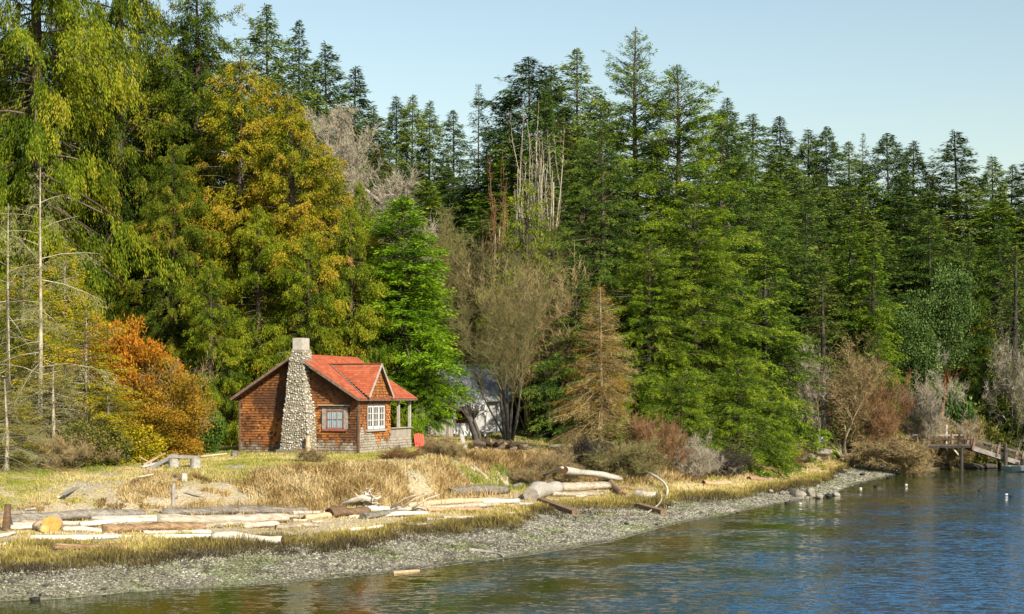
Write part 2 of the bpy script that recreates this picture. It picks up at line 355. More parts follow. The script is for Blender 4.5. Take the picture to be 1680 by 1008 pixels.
# ---------------------------------------------------------------- scatter helpers
def sample_zone(n, px0, px1, y0, y1, z0, z1, jit=0.0, seed=1):
    r = np.random.default_rng(seed); out = []
    got = 0
    while got < n:
        m = n * 3
        y = np.sqrt(r.uniform(y0 ** 2, y1 ** 2, m)); px = r.uniform(px0, px1, m); x = (px - 840) / F * y
        zone, z = zone_z(x, y)
        zj = zone + r.normal(0, 1, m) * jit
        ok = (zj > z0) & (zj < z1) & (z > .01)
        o = np.stack([x, y, z, zone, px], 1)[ok]; out.append(o); got += len(o)
        if got == 0: break
    return np.concatenate(out)[:n]
def vnoise(x, y, s, seed=0):
    """smooth value noise 0..1"""
    r = np.random.default_rng(100 + seed); T = r.random((64, 64))
    u = x * s; v = y * s; iu = np.floor(u).astype(int); iv = np.floor(v).astype(int); fu = u - iu; fv = v - iv
    fu = fu * fu * (3 - 2 * fu); fv = fv * fv * (3 - 2 * fv)
    a = T[iu % 64, iv % 64]; b = T[(iu + 1) % 64, iv % 64]; c = T[iu % 64, (iv + 1) % 64]; d = T[(iu + 1) % 64, (iv + 1) % 64]
    return (a * (1 - fu) + b * fu) * (1 - fv) + (c * (1 - fu) + d * fu) * fv
def blades(name, P, hgt, wid, tint, lean=.35, seed=3, wind=(0, 0)):
    """one bent blade (two-segment triangle strip) per point"""
    r = np.random.default_rng(seed); n = len(P)
    a = r.uniform(0, 2 * np.pi, n); le = np.abs(r.normal(0, lean, n))
    d = np.stack([np.cos(a) * le + wind[0], np.sin(a) * le + wind[1], np.ones(n)], 1)
    b = r.uniform(0, np.pi, n); s = np.stack([np.cos(b), np.sin(b), np.zeros(n)], 1) * (wid / 2)[:, None]
    mid = P + d * hgt[:, None] * [.5, .5, .55]; tip = P + d * hgt[:, None] * [1.3, 1.3, .95]
    V = np.stack([P - s, P + s, mid + s * .7, mid - s * .7, tip], 1).reshape(-1, 3)
    I = np.arange(n)[:, None] * 5
    q = I + [[0, 1, 2, 3]]; t = I + [[3, 2, 4]]
    return npmesh(name, V, [q, t], tint=np.concatenate([tint, tint]))
def grass_beach():
    S = sample_zone(190000, -200, 1440, 36, 115, .93, 2.25, .12, 5)
    x, y, z, zone, px = S.T
    cl = vnoise(x, y, .9, 1) * .6 + vnoise(x, y, 2.6, 2) * .4
    # bare, trampled strips among the logs; thick tussocks along the gravel edge
    low = np.exp(-(np.maximum(np.abs(zone - 1.18) - .10 * (px < 700), 0) / .15) ** 2); right = np.clip((px - 900) / 200, 0, 1)
    bare = vnoise(x, y, .55, 3)
    dens = np.clip(.38 + 1.1 * low + .55 * right + (cl - .5) * 2.2 - .55 * np.clip(zone - 1.35, 0, .5) * 2, .10, 1) * np.where((bare > .66) & (low < .6), .25, 1)
    keep = r_(len(x), 1) < dens
    S = S[keep]; x, y, z, zone, px = S.T; cl = cl[keep]; low = low[keep]; right = right[keep]
    h = (.04 + .10 * cl + .25 * low * cl ** 1.3 + .06 * right) * (.5 + .9 * r_(len(x), 2)); w = .014 + .016 * r_(len(x), 3) + y * .00016
    edge = np.clip(1.22 - zone, 0, .3) / .3
    t = .50 + .55 * np.clip(zone - 1.15, 0, .45) + (vnoise(x, y, .5, 4) - .5) * .45 + (vnoise(x, y, 1.8, 14) - .5) * .3 - edge * .55 - .10 * low + right * .08 + (r_(len(x), 4) - .5) * .35
    me = blades("beach_grass", S[:, :3], h, w, np.clip(t, 0, 1), .35, 8)
    tag(ob("beach_grass", me, M['g_beach']), "olive and straw coloured salt grass in a band above the gravel", "grass", kind="stuff")
def r_(n, s): return np.random.default_rng(s + 50).random(n)
def grass_bank():
    S = sample_zone(170000, -200, 1300, 50, 105, 1.9, 3.25, .1, 15)
    x, y, z, zone, px = S.T
    cl = vnoise(x, y, .8, 5) * .55 + vnoise(x, y, 2.2, 6) * .45
    left = np.clip((420 - px) / 150, 0, 1)      # the lawn on the left slope is short
    keep = (cl > .3 + left * .12) & ~((px < 330) & (px > 90) & (zone < 2.4) & (cl < .55))
    S = S[keep]; x, y, z, zone, px = S.T; cl = cl[keep]; left = left[keep]
    top = np.clip((zone - 2.7) / .4, 0, 1) * (px < 700)
    lip = np.clip((zone - 2.55) / .3, 0, 1)
    h = (.14 + .50 * cl ** 1.5) * (1 - .6 * left) * (1 - .55 * lip) * (.5 + .9 * r_(len(x), 7)); w = .016 + .02 * r_(len(x), 8) + y * .0002
    t = .50 + (vnoise(x, y, .45, 7) - .5) * .7 + (vnoise(x, y, 1.6, 8) - .5) * .75 + (r_(len(x), 9) - .5) * .35
    green = (vnoise(x, y, .35, 11) > .70 - .18 * left) | (top > .6)
    a = ~green
    me = blades("dry_grass", S[a, :3], h[a], w[a], np.clip(t[a], 0, 1), .65, 9, (.05, -.2))
    tag(ob("dry_grass", me, M['g_dry']), "tall straw coloured dry grass covering the bank below the cottage", "grass", kind="stuff")
    L = sample_zone(130000, -100, 900, 50, 92, 2.35, 4.6, .05, 16)
    kl = ((vnoise(L[:, 0], L[:, 1], .7, 17) > .34) & (L[:, 4] < 700)) | (L[:, 3] > 3.1); L = L[kl]
    g = S[green]; P = np.concatenate([g[:, :3], L[:, :3]]); hh = np.concatenate([h[green] * .6, .05 + .10 * r_(len(L), 10)])
    ww = np.concatenate([w[green], np.full(len(L), .03)])
    tt = .50 + (vnoise(P[:, 0], P[:, 1], .5, 12) - .5) * .9 + (vnoise(P[:, 0], P[:, 1], 2.2, 18) - .5) * .4 + (r_(len(P), 12) - .5) * .3
    me = blades("lawn_grass", P, hh, ww, np.clip(tt, 0, 1), .4, 10)
    tag(ob("lawn_grass", me, M['g_lawn']), "short green and yellow lawn grass around the cottage", "grass", kind="stuff")
def ico(sub=1):
    bm = bmesh.new(); bmesh.ops.create_icosphere(bm, subdivisions=sub, radius=1)
    V = np.array([v.co[:] for v in bm.verts]); Fc = np.array([[v.index for v in f.verts] for f in bm.faces]); bm.free(); return V, Fc
def stones(name, P, size, tint, flat=.6, sub=0, seed=4, N_dir=None):
    r = np.random.default_rng(seed)
    if sub == 0:
        T = np.array([[1, 0, 0], [0, 1, 0], [-1, 0, 0], [0, -1, 0], [0, 0, 1], [0, 0, -1]], float)
        Fc = np.array([[0, 1, 4], [1, 2, 4], [2, 3, 4], [3, 0, 4], [1, 0, 5], [2, 1, 5], [3, 2, 5], [0, 3, 5]])
    else: T, Fc = ico(sub)
    n = len(P); a = r.uniform(0, 2 * np.pi, n); ca, sa = np.cos(a), np.sin(a)
    sx = size * r.uniform(.7, 1.3, n); sy = size * r.uniform(.6, 1.0, n); sz = size * flat * r.uniform(.6, 1.2, n)
    L = T[None] * np.stack([sx, sy, sz], 1)[:, None]
    L = L * (1 + r.uniform(-.14, .14, (n, len(T), 1)))
    tl = r.uniform(-.4, .4, n)
    X = L[..., 0] * ca[:, None] - L[..., 1] * sa[:, None]; Yc = L[..., 0] * sa[:, None] + L[..., 1] * ca[:, None]; Z = L[..., 2] + X * tl[:, None] * .4
    V = np.stack([X, Yc, Z], -1) + P[:, None]
    Fa = (Fc[None] + (np.arange(n) * len(T))[:, None, None]).reshape(-1, 3)
    return npmesh(name, V.reshape(-1, 3), Fa, tint=np.repeat(tint, len(Fc)))
def gravel():
    S = sample_zone(170000, -200, 1640, 34, 118, -.02, 1.12, .05, 25)
    x, y, z, zone, px = S.T
    sz = (.011 + .036 * r_(len(x), 21) ** 4) * (1 + y / 90)
    t = r_(len(x), 22) ** 1.3 * .8 + .12 * vnoise(x, y, .6, 9)
    wetb = np.clip(zone / .12 + (vnoise(x, y, 1.2, 33) - .5) * .6, .25, 1); t = t * wetb + (vnoise(x, y, 1.5, 34) - .5) * .25
    big = (r_(len(x), 27) < .004) & (zone > .05); sz = np.where(big, .07 + .10 * r_(len(x), 28), sz); t = np.clip(np.where(big, .05, t), 0, 1)
    me = stones("gravel", S[:, :3] + [0, 0, .01], sz, t, .55, 0, 6)
    k = N("shell_gravel"); tn = k.attr("tint"); big = k.noise(k.wcoord(), .45, 3)
    c = k.ramp(tn, [(0, (.06, .052, .04)), (.3, (.16, .145, .11)), (.6, (.27, .25, .19)), (.85, (.40, .38, .30)), (1, (.62, .60, .50))])
    c = k.mix(k.math('MULTIPLY', k.ramp(big, [(.5, 0), (.62, 1)]), .6), c, k.mix(1.0, c, (.55, .75, .25), 'MULTIPLY'))
    k.done(k.pr(c, .8, None, .3))
    tag(ob("gravel", me, k.m), "pale oyster shells and pebbles strewn over the beach", "gravel", kind="stuff")
    # rubble of the eroded bank on the left slope
    S = sample_zone(9000, 90, 470, 52, 66, 2.0, 3.0, .05, 26); x, y = S[:, 0], S[:, 1]
    kp = vnoise(x, y, .42, 13) > .56; S = S[kp]
    me = stones("rubble", S[:, :3], .02 + .07 * r_(len(S), 23) ** 2.5, .2 + .5 * r_(len(S), 24), .7, 0, 7)
    tag(ob("rubble", me, k.m), "loose grey rubble and shell fragments on the eroded slope", "rubble", kind="stuff")
grass_beach(); grass_bank(); gravel()
# ---------------------------------------------------------------- trees
def nrm(v): return v / np.maximum(np.linalg.norm(v, axis=-1, keepdims=True), 1e-9)
def leaf_quads(P, D, L, Wd, tint, r, name="crown"):
    n = len(P); D = nrm(D); S = nrm(np.cross(D, r.normal(size=(n, 3))))
    V = np.stack([P, P + D * (L * .45)[:, None] + S * Wd[:, None], P + D * L[:, None], P + D * (L * .4)[:, None] - S * Wd[:, None]], 1)
    return npmesh(name, V.reshape(-1, 3), np.arange(n * 4).reshape(n, 4), tint=np.clip(tint, 0, 1))
def prisms(name, P0, P1, r0, r1, sides=3, tint=None):
    P0 = np.asarray(P0, float); P1 = np.asarray(P1, float); n = len(P0); d = nrm(P1 - P0)
    up = np.where(np.abs(d[:, 2:3]) < .9, [[0, 0, 1.]], [[0, 1., 0]]); a = nrm(np.cross(d, up)); b = np.cross(a, d)
    an = 2 * np.pi * np.arange(sides) / sides
    ring = a[:, None] * np.cos(an)[None, :, None] + b[:, None] * np.sin(an)[None, :, None]
    V = np.concatenate([P0[:, None] + ring * np.asarray(r0)[:, None, None], P1[:, None] + ring * np.asarray(r1)[:, None, None]], 1)
    k = np.arange(sides); q = np.stack([k, (k + 1) % sides, (k + 1) % sides + sides, k + sides], 1)
    Fc = (q[None] + (np.arange(n) * 2 * sides)[:, None, None]).reshape(-1, 4)
    t = np.random.default_rng(1).random(n) if tint is None else tint
    return npmesh(name, V.reshape(-1, 3), Fc, tint=np.repeat(t, sides), smooth=sides > 3)
def cat_mesh(name, parts):
    """joins (P0,P1,r0,r1) tuples"""
    A = [np.concatenate([np.asarray(p[i], float).reshape(-1, *([3] if i < 2 else [])) for p in parts]) for i in range(4)]
    return prisms(name, *A, sides=5 if len(A[0]) < 3000 else 3)

def conifer(seed, H=26., Rad=4.5, base=2.5, nb=150, a0=.55, a1=-.15, droop=.35, hang=.15, tw=3.0, dens=7., lL=.30, lW=.055, prof=.85, fan=.45,
            rag=.3, tips=.25, brown=0., lean=(0, 0), twist=0, limb=True, tr=.28, top_sparse=0., wood=.95, wob=.15, cull=.42, lr=1.):
    """crown leaf mesh + trunk mesh (with its limbs); branches carry flat sprays of twigs"""
    r = np.random.default_rng(seed); nb = int(nb * 1.55); tw *= 1.75; dens *= 1.5; lW *= .62; dens *= 1.9; lL *= .95
    u = (np.arange(nb) + r.uniform(0, 1, nb)) / nb; u = u ** .92
    h = base + (H * .985 - base) * u
    az = np.arange(nb) * 2.399 + r.normal(0, .35, nb)
    L = Rad * (1 - u) ** prof * np.minimum(1, (1 - u) / .15) ** .5 * (.62 + .38 * np.minimum(1, u * 6 + .3)) * (1 - rag + rag * 1.6 * r.random(nb)) + .05
    cw = 1.0 + .18 * np.sin(az * 2 + seed) + .18 * np.sin(h * .9 + seed * 3 + az)
    L = L * cw
    a = a1 + (a0 - a1) * u ** 1.6 + .45 * u ** 9 + r.normal(0, wob, nb)
    out = np.stack([np.cos(az), np.sin(az), np.zeros(nb)], 1); side = np.stack([-np.sin(az), np.cos(az), np.zeros(nb)], 1)
    axis = lambda hh: np.stack([lean[0] * (hh / H) ** 1.5, lean[1] * (hh / H) ** 1.5, hh], -1)
    B = axis(h)
    dr = droop * (1 - .6 * u)
    def bp(i, s):  # point on branch i at s
        zz = L[i] * (a[i] * s - dr[i] * s * s + .18 * dr[i] * s ** 4)
        return B[i] + out[i] * (L[i] * s)[:, None] + np.stack([0 * zz, 0 * zz, zz], 1)
    # twigs
    nt_ = np.maximum(7, (L * tw).astype(int)); bi = np.repeat(np.arange(nb), nt_); nT = len(bi)
    s = .12 + .88 * r.random(nT) ** .8
    if top_sparse: 
        kp = r.random(nT) > top_sparse * np.clip((u[bi] - .72) / .28, 0, 1); bi = bi[kp]; s = s[kp]; nT = len(bi)
    # boughs come in masses with open dark gaps between them
    X = bp(bi, s); q1 = np.sin(X[:, 0] * 1.15 + seed) * np.sin(X[:, 2] * .95 + seed * 2.3) + np.sin(X[:, 1] * 1.25 + seed * 1.7 + X[:, 2] * .5) * .8 + .6 * np.sin(X[:, 2] * 2.1 + X[:, 0] + seed)
    kp = (q1 > -cull * 1.3) | (r.random(nT) > cull * 1.7) | (u[bi] > .85); bi = bi[kp]; s = s[kp]; nT = len(bi)
    sg = np.where(r.random(nT) < .5, -1., 1.)
    tl = (fan * L[bi] * (1 - s) ** .8 + np.minimum(.30, .4 * L[bi])) * r.uniform(.55, 1.2, nT)
    slope = (a[bi] - 2 * dr[bi] * s)
    ang = r.uniform(.35, 1.1, nT)
    td = out[bi] * np.cos(ang)[:, None] + side[bi] * (sg * np.sin(ang))[:, None]
    td[:, 2] = slope * .8 - hang + r.normal(0, .22, nT)
    T0 = bp(bi, s); td = nrm(td)
    # leaves
    nl = np.maximum(2, (tl * dens).astype(int)); ti = np.repeat(np.arange(nT), nl); n = len(ti)
    q = r.random(n)
    P = T0[ti] + td[ti] * (tl[ti] * q)[:, None]
    P[:, 2] -= hang * .5 * tl[ti] * q * q
    P += r.normal(0, .075, (n, 3))
    sd_ = nrm(np.cross(td[ti], [0, 0, 1.])) * (np.where(r.random(n) < .5, -1, 1) * r.uniform(.2, .9, n))[:, None]
    D = td[ti] + sd_ + r.normal(0, .18, (n, 3)); D[:, 2] -= hang * .9
    LL = lL * r.uniform(.6, 1.25, n)
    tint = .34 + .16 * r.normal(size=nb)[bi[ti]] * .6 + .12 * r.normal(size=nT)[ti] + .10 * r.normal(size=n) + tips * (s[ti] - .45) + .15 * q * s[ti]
    if brown:
        X = P; w = np.sin(X[:, 0] * .8 + seed) * np.sin(X[:, 2] * .55 + seed * 2) + .6 * np.sin(X[:, 1] * 1.1 + X[:, 2] * .9)
        tint += brown * (.25 + .35 * w) + brown * .5 * np.maximum(0, r.normal(size=nT)[ti]) * .5
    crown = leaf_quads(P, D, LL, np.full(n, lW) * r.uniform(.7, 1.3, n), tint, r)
    # wood
    hs = np.linspace(0, H * .99, 16); ax = axis(hs); ax[:, :2] += np.stack([np.sin(hs * .4 + seed), np.cos(hs * .3 + seed)], 1) * .05
    rr = tr * (1 - hs / H) ** .9 + .02
    rr[0] *= 1.35
    parts = [(ax[:-1], ax[1:], rr[:-1], rr[1:])]
    i = np.arange(nb)
    for s0, s1 in ((0., wood * .35), (wood * .35, wood * .7), (wood * .7, wood)):
        p0 = bp(i, np.full(nb, s0)); p1 = bp(i, np.full(nb, s1)); rb = (.012 + .009 * L) * lr
        parts.append((p0, p1, rb * (1 - s0 * .8), rb * (1 - s1 * .8)))
    return crown, cat_mesh("trunk", parts)

def grow(p, d, L, r0, lvl, segs, r, k, up=.1, spread=.6, kids=(5, 6, 7), curl=.18, shrink=.55, nseg=5):
    pts = [np.array(p, float)]; d = nrm(np.array(d, float)); rr = [r0]
    for i in range(nseg):
        d = nrm(d + r.normal(0, curl, 3) + np.array([0, 0, up])); pts.append(pts[-1] + d * L / nseg); rr.append(r0 * (1 - .75 * (i + 1) / nseg))
        segs.append((pts[-2], pts[-1], rr[-2], rr[-1]))
    if lvl >= len(kids): return
    for j in range(kids[lvl]):
        s = r.uniform(.25, 1.0) * nseg; i = min(int(s), nseg - 1); f = s - i
        q = pts[i] * (1 - f) + pts[i + 1] * f; dd = nrm(pts[i + 1] - pts[i])
        e = nrm(np.cross(dd, r.normal(size=3))); nd = nrm(dd + e * spread * r.uniform(.6, 1.5))
        grow(q, nd, L * shrink * r.uniform(.6, 1.2), max(rr[i] * .55, .004), lvl + 1, segs, r, k, up, spread, kids, curl, shrink, max(2, nseg - 1))
def twigs(segs, r, per, length, rad, up=.1, min_r=0.0, max_r=9.):
    """fine twigs along all thin segments"""
    S = [s for s in segs if s[2] <= max_r]
    A = np.array([s[0] for s in S]); Bq = np.array([s[1] for s in S])
    n = len(S) * per; i = r.integers(0, len(S), n); f = r.random((n, 1)); P = A[i] * (1 - f) + Bq[i] * f
    d = nrm(nrm(Bq[i] - A[i]) + r.normal(0, .75, (n, 3)) + [0, 0, up]); L = length * r.uniform(.4, 1.4, n)
    P1 = P + d * (L * .55)[:, None]; d2 = nrm(d + r.normal(0, .4, (n, 3)) + [0, 0, up]); P2 = P1 + d2 * (L * .45)[:, None]
    ra = np.full(n, rad)
    return [(P, P1, ra, ra * .75), (P1, P2, ra * .75, ra * .35)]
def bare(seed, H=10., stems=1, kids=(7, 6, 5), spread=.6, up=.08, curl=.14, r0=.16, per=3, tw=.5, trad=.009, lean=.15, frac=.75, shrink=.55, fan=0., lift=0.):
    r = np.random.default_rng(seed); segs = []
    for k in range(stems):
        an = r.uniform(0, 2 * np.pi); d = np.array([math.cos(an) * (lean + fan * r.random()), math.sin(an) * (lean + fan * r.random()), 1.])
        grow(np.array([math.cos(an), math.sin(an), 0]) * .12 * (stems > 1) * (1 + 2 * fan), d, H * frac * r.uniform(.75, 1.05), r0 * r.uniform(.6, 1.1), 0, segs, r, k, up, spread, kids, curl, shrink, 7)
    if lift:
        segs = [(a + [0, 0, lift], b + [0, 0, lift], c, d) for a, b, c, d in segs]; o3 = np.zeros(3)
        segs += [(o3, np.array([.1, .05, lift * .5]), r0 * 1.4, r0 * 1.2), (np.array([.1, .05, lift * .5]), np.array([0, 0, lift + .1]), r0 * 1.2, r0)]
    cut = min(.035, r0 * .5); thick = [s for s in segs if s[2] > cut]; thin = [s for s in segs if s[2] <= cut]
    def arr(S): return (np.array([s[0] for s in S]), np.array([s[1] for s in S]), np.array([s[2] for s in S]), np.array([s[3] for s in S]))
    trunk = prisms("trunk", *arr(thick), sides=6)
    parts = [arr(thin)] + (twigs(thin, r, per, tw, trad, up) if per else [])
    return cat_mesh("twigs", parts), trunk, segs

def broad(seed, segs, n, size, lL=.12, lW=.05, pick=.05, tint0=.45, clump=.5):
    """leaf clumps on the outer twigs of a skeleton"""
    r = np.random.default_rng(seed); S = [s for s in segs if s[2] < pick]
    A = np.array([s[1] for s in S]); c = r.integers(0, len(A), n // 40 + 1); C_ = A[c] + r.normal(0, .25, (len(c), 3))
    i = r.integers(0, len(C_), n); P = C_[i] + nrm(r.normal(size=(n, 3))) * (size * r.random(n) ** .4)[:, None] * [1, 1, .6]
    D = nrm(P - C_[i] + [0, 0, .1]) + r.normal(0, .6, (n, 3))
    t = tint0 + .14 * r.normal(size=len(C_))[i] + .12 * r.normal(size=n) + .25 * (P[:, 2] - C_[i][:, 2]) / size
    return leaf_quads(P, D, lL * r.uniform(.6, 1.3, n), np.full(n, lW) * r.uniform(.7, 1.3, n), t, r)
def dome(seed, Rx, Rz, n, nclump=120, lL=.16, lW=.04, hang=.0, tint0=.45, up=.3, zc=.45, fillc=.55):
    """rounded shrub: clumps of leaves spread through an ellipsoid shell"""
    r = np.random.default_rng(seed); d = nrm(r.normal(size=(nclump, 3)) * [1, 1, 1]); rad = r.uniform(fillc, 1.05, nclump) * (1 + .18 * np.sin(d[:, 0] * 5 + seed) + .15 * np.sin(d[:, 2] * 6))
    C_ = d * rad[:, None] * [Rx, Rx, Rz * .5]; C_[:, 2] += Rz * .5; kp = C_[:, 2] > .1; C_ = C_[kp]; d = d[kp]
    i = r.integers(0, len(C_), n); cs = (.18 * Rx + .25) * r.uniform(.6, 1.3, len(C_))[i]
    P = C_[i] + nrm(r.normal(size=(n, 3))) * (cs * r.random(n) ** .45)[:, None] * [1, 1, .75]
    P[:, 2] = np.abs(P[:, 2])
    D = d[i] * .5 + r.normal(0, .45, (n, 3)) + [0, 0, up - hang]
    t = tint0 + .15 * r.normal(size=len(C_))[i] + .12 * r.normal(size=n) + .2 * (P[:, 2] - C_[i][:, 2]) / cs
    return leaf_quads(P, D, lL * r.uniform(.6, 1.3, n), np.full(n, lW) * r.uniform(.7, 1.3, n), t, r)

LIB = {}
WF = {'far': 2.15, 'mid': 1.95, 'spa': 1.6, 'ced': 1.25, 'big': 1.2, 'dea': 1.1, 'lar': 1.1}
def lib_conifer(key, leafm, bark='bark', **kw):
    if key[:3] in ('far', 'mid'): bark = 'twig_dark'
    c, t = conifer(**kw); c.materials.append(M[leafm]); t.materials.append(M[bark]); LIB[key] = (kw.get('H', 26.), c, t, kw.get('Rad', 4.5))
# far firs (three habits), mid firs, foreground ones
FAR = dict(a0=.35, a1=-.25, droop=.42, hang=.28, lL=.27, lW=.05, dens=9, tw=2.9, prof=.62, lr=.5, tr=.2, cull=.3)
lib_conifer('far1', 'l_firfar', seed=1, H=26, Rad=3.6, base=1, nb=230, **FAR)
lib_conifer('far2', 'l_firfar', seed=2, H=26, Rad=4.4, base=1.5, nb=230, rag=.5, **FAR)
lib_conifer('far3', 'l_firfar', seed=3, H=26, Rad=3.0, base=2, nb=200, rag=.5, **FAR)
lib_conifer('far4', 'l_firfar', seed=4, H=26, Rad=5.2, base=1, nb=240, rag=.4, **{**FAR, 'prof': .52})
lib_conifer('sparse', 'l_firfar', seed=5, H=26, Rad=4.0, base=2, nb=120, a0=.3, a1=0., droop=.35, hang=.12, lL=.28, lW=.04, dens=7, tw=2.4, rag=.5, prof=.8, lr=.6, tr=.2)
lib_conifer('farg', 'l_fir', seed=6, H=26, Rad=3.9, base=1, nb=230, **FAR)
lib_conifer('farb', 'l_olive', seed=7, H=26, Rad=3.7, base=1, nb=200, **{**FAR, 'dens': 6})
MID = dict(a0=.5, a1=-.2, droop=.42, hang=.26, lL=.23, lW=.042, dens=10.5, tw=3.1, lr=.7)
lib_conifer('mid1', 'l_firdark', seed=11, H=22, Rad=4.2, base=.8, nb=190, rag=.5, prof=.62, **MID)
lib_conifer('mid2', 'l_firdark', seed=12, H=22, Rad=5.0, base=.6, nb=200, prof=.55, rag=.5, **MID)
lib_conifer('midg', 'l_fir', seed=13, H=18, Rad=3.4, base=.5, nb=160, rag=.45, prof=.62, **MID)
lib_conifer('midb', 'l_olive', seed=14, H=18, Rad=3.0, base=1.5, nb=110, prof=.65, rag=.5, **{**MID, 'dens': 3.4, 'tw': 2.0})
lib_conifer('big1', 'l_fir', seed=21, H=29, Rad=6.6, base=.8, nb=230, a0=.75, a1=-.25, droop=.38, hang=.15, lL=.20, lW=.038, dens=14, tw=3.4, prof=.62, rag=.5, fan=.42, top_sparse=.75, tips=.35, tr=.45)
lib_conifer('big2', 'l_fir', seed=22, H=26, Rad=7.0, base=.6, nb=230, a0=.7, a1=-.3, droop=.36, hang=.18, lL=.20, lW=.038, dens=14, tw=3.4, prof=.55, rag=.5, fan=.42, top_sparse=.5, tips=.35, tr=.42)
lib_conifer('big3', 'l_firdark', seed=23, H=25, Rad=5.6, base=.6, nb=210, a0=.6, a1=-.3, droop=.36, hang=.15, lL=.20, lW=.038, dens=14, tw=3.4, prof=.6, rag=.5, fan=.42, tips=.3, tr=.4)
lib_conifer('low1', 'l_fir', seed=24, H=9.5, Rad=4.6, base=.2, nb=120, a0=.6, a1=.0, droop=.36, hang=.16, lL=.18, lW=.036, dens=12, tw=3.6, prof=.5, rag=.45, fan=.45, tips=.35, tr=.2)
lib_conifer('spruce', 'l_spruce', seed=31, H=15.5, Rad=3.3, base=2.8, nb=210, a0=.7, a1=-.05, droop=.30, hang=.14, lL=.19, lW=.038, dens=12., tw=4.2, prof=.62, rag=.35, fan=.45, tips=.3, tr=.22)
CED = dict(a0=.35, a1=-.25, droop=.30, hang=.95, lL=.19, lW=.032, dens=18.0, tw=4.1, fan=.34, brown=.30, tips=.22, wood=.6, cull=.62, wob=.15)
lib_conifer('cedar1', 'l_cedar', 'bark', seed=41, H=29, Rad=5.2, base=1.2, nb=200, prof=.42, rag=.4, tr=.42, **CED)
lib_conifer('cedar2', 'l_cedar', 'bark', seed=42, H=26, Rad=4.4, base=.8, nb=200, prof=.5, rag=.35, tr=.36, **{**CED, 'brown': .36})
lib_conifer('cedar3', 'l_cedarg', 'bark', seed=43, H=29, Rad=5.6, base=1.0, nb=210, prof=.4, rag=.4, tr=.45, **{**CED, 'brown': .12})
lib_conifer('cedard', 'l_cedard', 'bark', seed=46, H=29, Rad=5.3, base=1.0, nb=210, prof=.42, rag=.4, tr=.45, **{**CED, 'brown': .25})
lib_conifer('cedar4', 'l_cedarg', 'bark', seed=44, H=18, Rad=3.6, base=.4, nb=140, prof=.5, rag=.35, tr=.25, **{**CED, 'brown': .12})
lib_conifer('limeced', 'l_lime', 'bark', seed=45, H=16, Rad=3.2, base=2.0, nb=110, prof=.45, rag=.4, tr=.22, **{**CED, 'brown': .05, 'hang': .6, 'dens': 8.})
lib_conifer('deadl', 'l_larch', 'twig_pale', seed=56, H=12.5, Rad=3.3, base=.5, nb=80, a0=.5, a1=-.1, droop=.45, hang=.45, lL=.20, lW=.012, dens=11., tw=3.4, prof=.6, rag=.6, tr=.12, wob=.3, lr=.6)
lib_conifer('dead1', 'l_tan', 'twig_tan', seed=51, H=12.5, Rad=3.3, base=.5, nb=150, a0=.5, a1=-.1, droop=.40, hang=.30, wob=.22, lr=.8, lL=.20, lW=.013, dens=11., tw=3.6, cull=.5, prof=.75, rag=.35, tr=.16)
lib_conifer('dead2', 'l_ochre', 'bark_grey', seed=52, H=12.5, Rad=3.0, base=3.5, nb=70, a0=.5, a1=-.0, droop=.25, hang=.12, lL=.20, lW=.022, dens=12., tw=3.2, prof=.7, rag=.4, tr=.10)
lib_conifer('larch1', 'l_larch', 'twig_pale', seed=53, H=16, Rad=3.6, base=1.0, nb=48, a0=.5, a1=-.1, droop=.55, hang=.65, lL=.20, lW=.012, dens=12, tw=3.4, prof=.5, rag=.7, tr=.14, wob=.38, lr=.7)
lib_conifer('yellow1', 'l_yellow', 'bark_grey', seed=54, H=9.5, Rad=3.0, base=1.2, nb=85, a0=.4, a1=.0, droop=.28, hang=.15, lL=.15, lW=.034, dens=11, tw=3.6, prof=.5, rag=.5, tr=.12)
def plant_conifer(name, key, px, py_top, y, wpx, label, cat, group=None, rz=None, crownname="crown"):
    """px: trunk column, py_top: row of the apex, y: distance, wpx: crown width in photo pixels"""
    Hn, c, t, Rd = LIB[key]; p = dep(px, y); h = wz(py_top, y) - p[2] + .2
    sz = h / Hn; sr = (wpx / F * y) / (2 * Rd) * WF.get(key[:3], 1.1)
    o = empty(name, label, cat, (p[0], p[1], p[2] - .2), random.uniform(0, 6.28) if rz is None else rz, group, (sr, sr, sz))
    ob("trunk", t, None, o); ob(crownname, c, None, o)
    return o
random.seed(101)
# ---------------------------------------------------------------- the forest, tree by tree
fir = "fir_tree"
SKY_L = [  # left group on the skyline
 ('far2', 437, 0, 136, 125, "tall dark fir at the top left of the skyline, above the golden cedars"),
 ('far3', 490, 26, 142, 66, "slim pointed blue green fir beside the tallest left skyline fir"),
 ('far1', 535, 66, 140, 105, "dark full fir third down the left skyline slope"),
 ('far3', 583, 104, 146, 92, "ragged dark fir fourth down the left skyline slope"),
 ('far1', 612, 168, 146, 80, "short dark fir at the foot of the left skyline slope"),
 ('far1', 650, 153, 160, 74, "first of the three slender firs standing against the sky above the bare grey tree"),
 ('far1', 677, 152, 156, 78, "middle one of the three slender firs standing against the sky"),
 ('far1', 705, 162, 158, 74, "last of the three slender firs standing against the sky"),
 ('far3', 743, 176, 166, 66, "small fir in the notch of the skyline with sky on both sides"),
 ('sparse', 785, 133, 150, 84, "thin see-through fir right of the notch in the skyline"),
 ('far4', 868, 88, 150, 150, "broad dark fir crowning the middle of the skyline"),
 ('far1', 838, 150, 152, 90, "dark fir leaning out from the left side of the broad middle fir"),
 ('far1', 905, 104, 152, 100, "dark fir hidden behind the right shoulder of the broad middle fir"),
 ('far3', 946, 73, 156, 84, "narrow cone shaped fir rising between the broad fir and the tallest green fir"),
 ('mid1', 893, 138, 132, 88, "brownish green fir standing just above the bare upright poplar stems"),
 ('far4', 985, 150, 148, 110, "dark fir behind the left flank of the tallest green fir"),
]
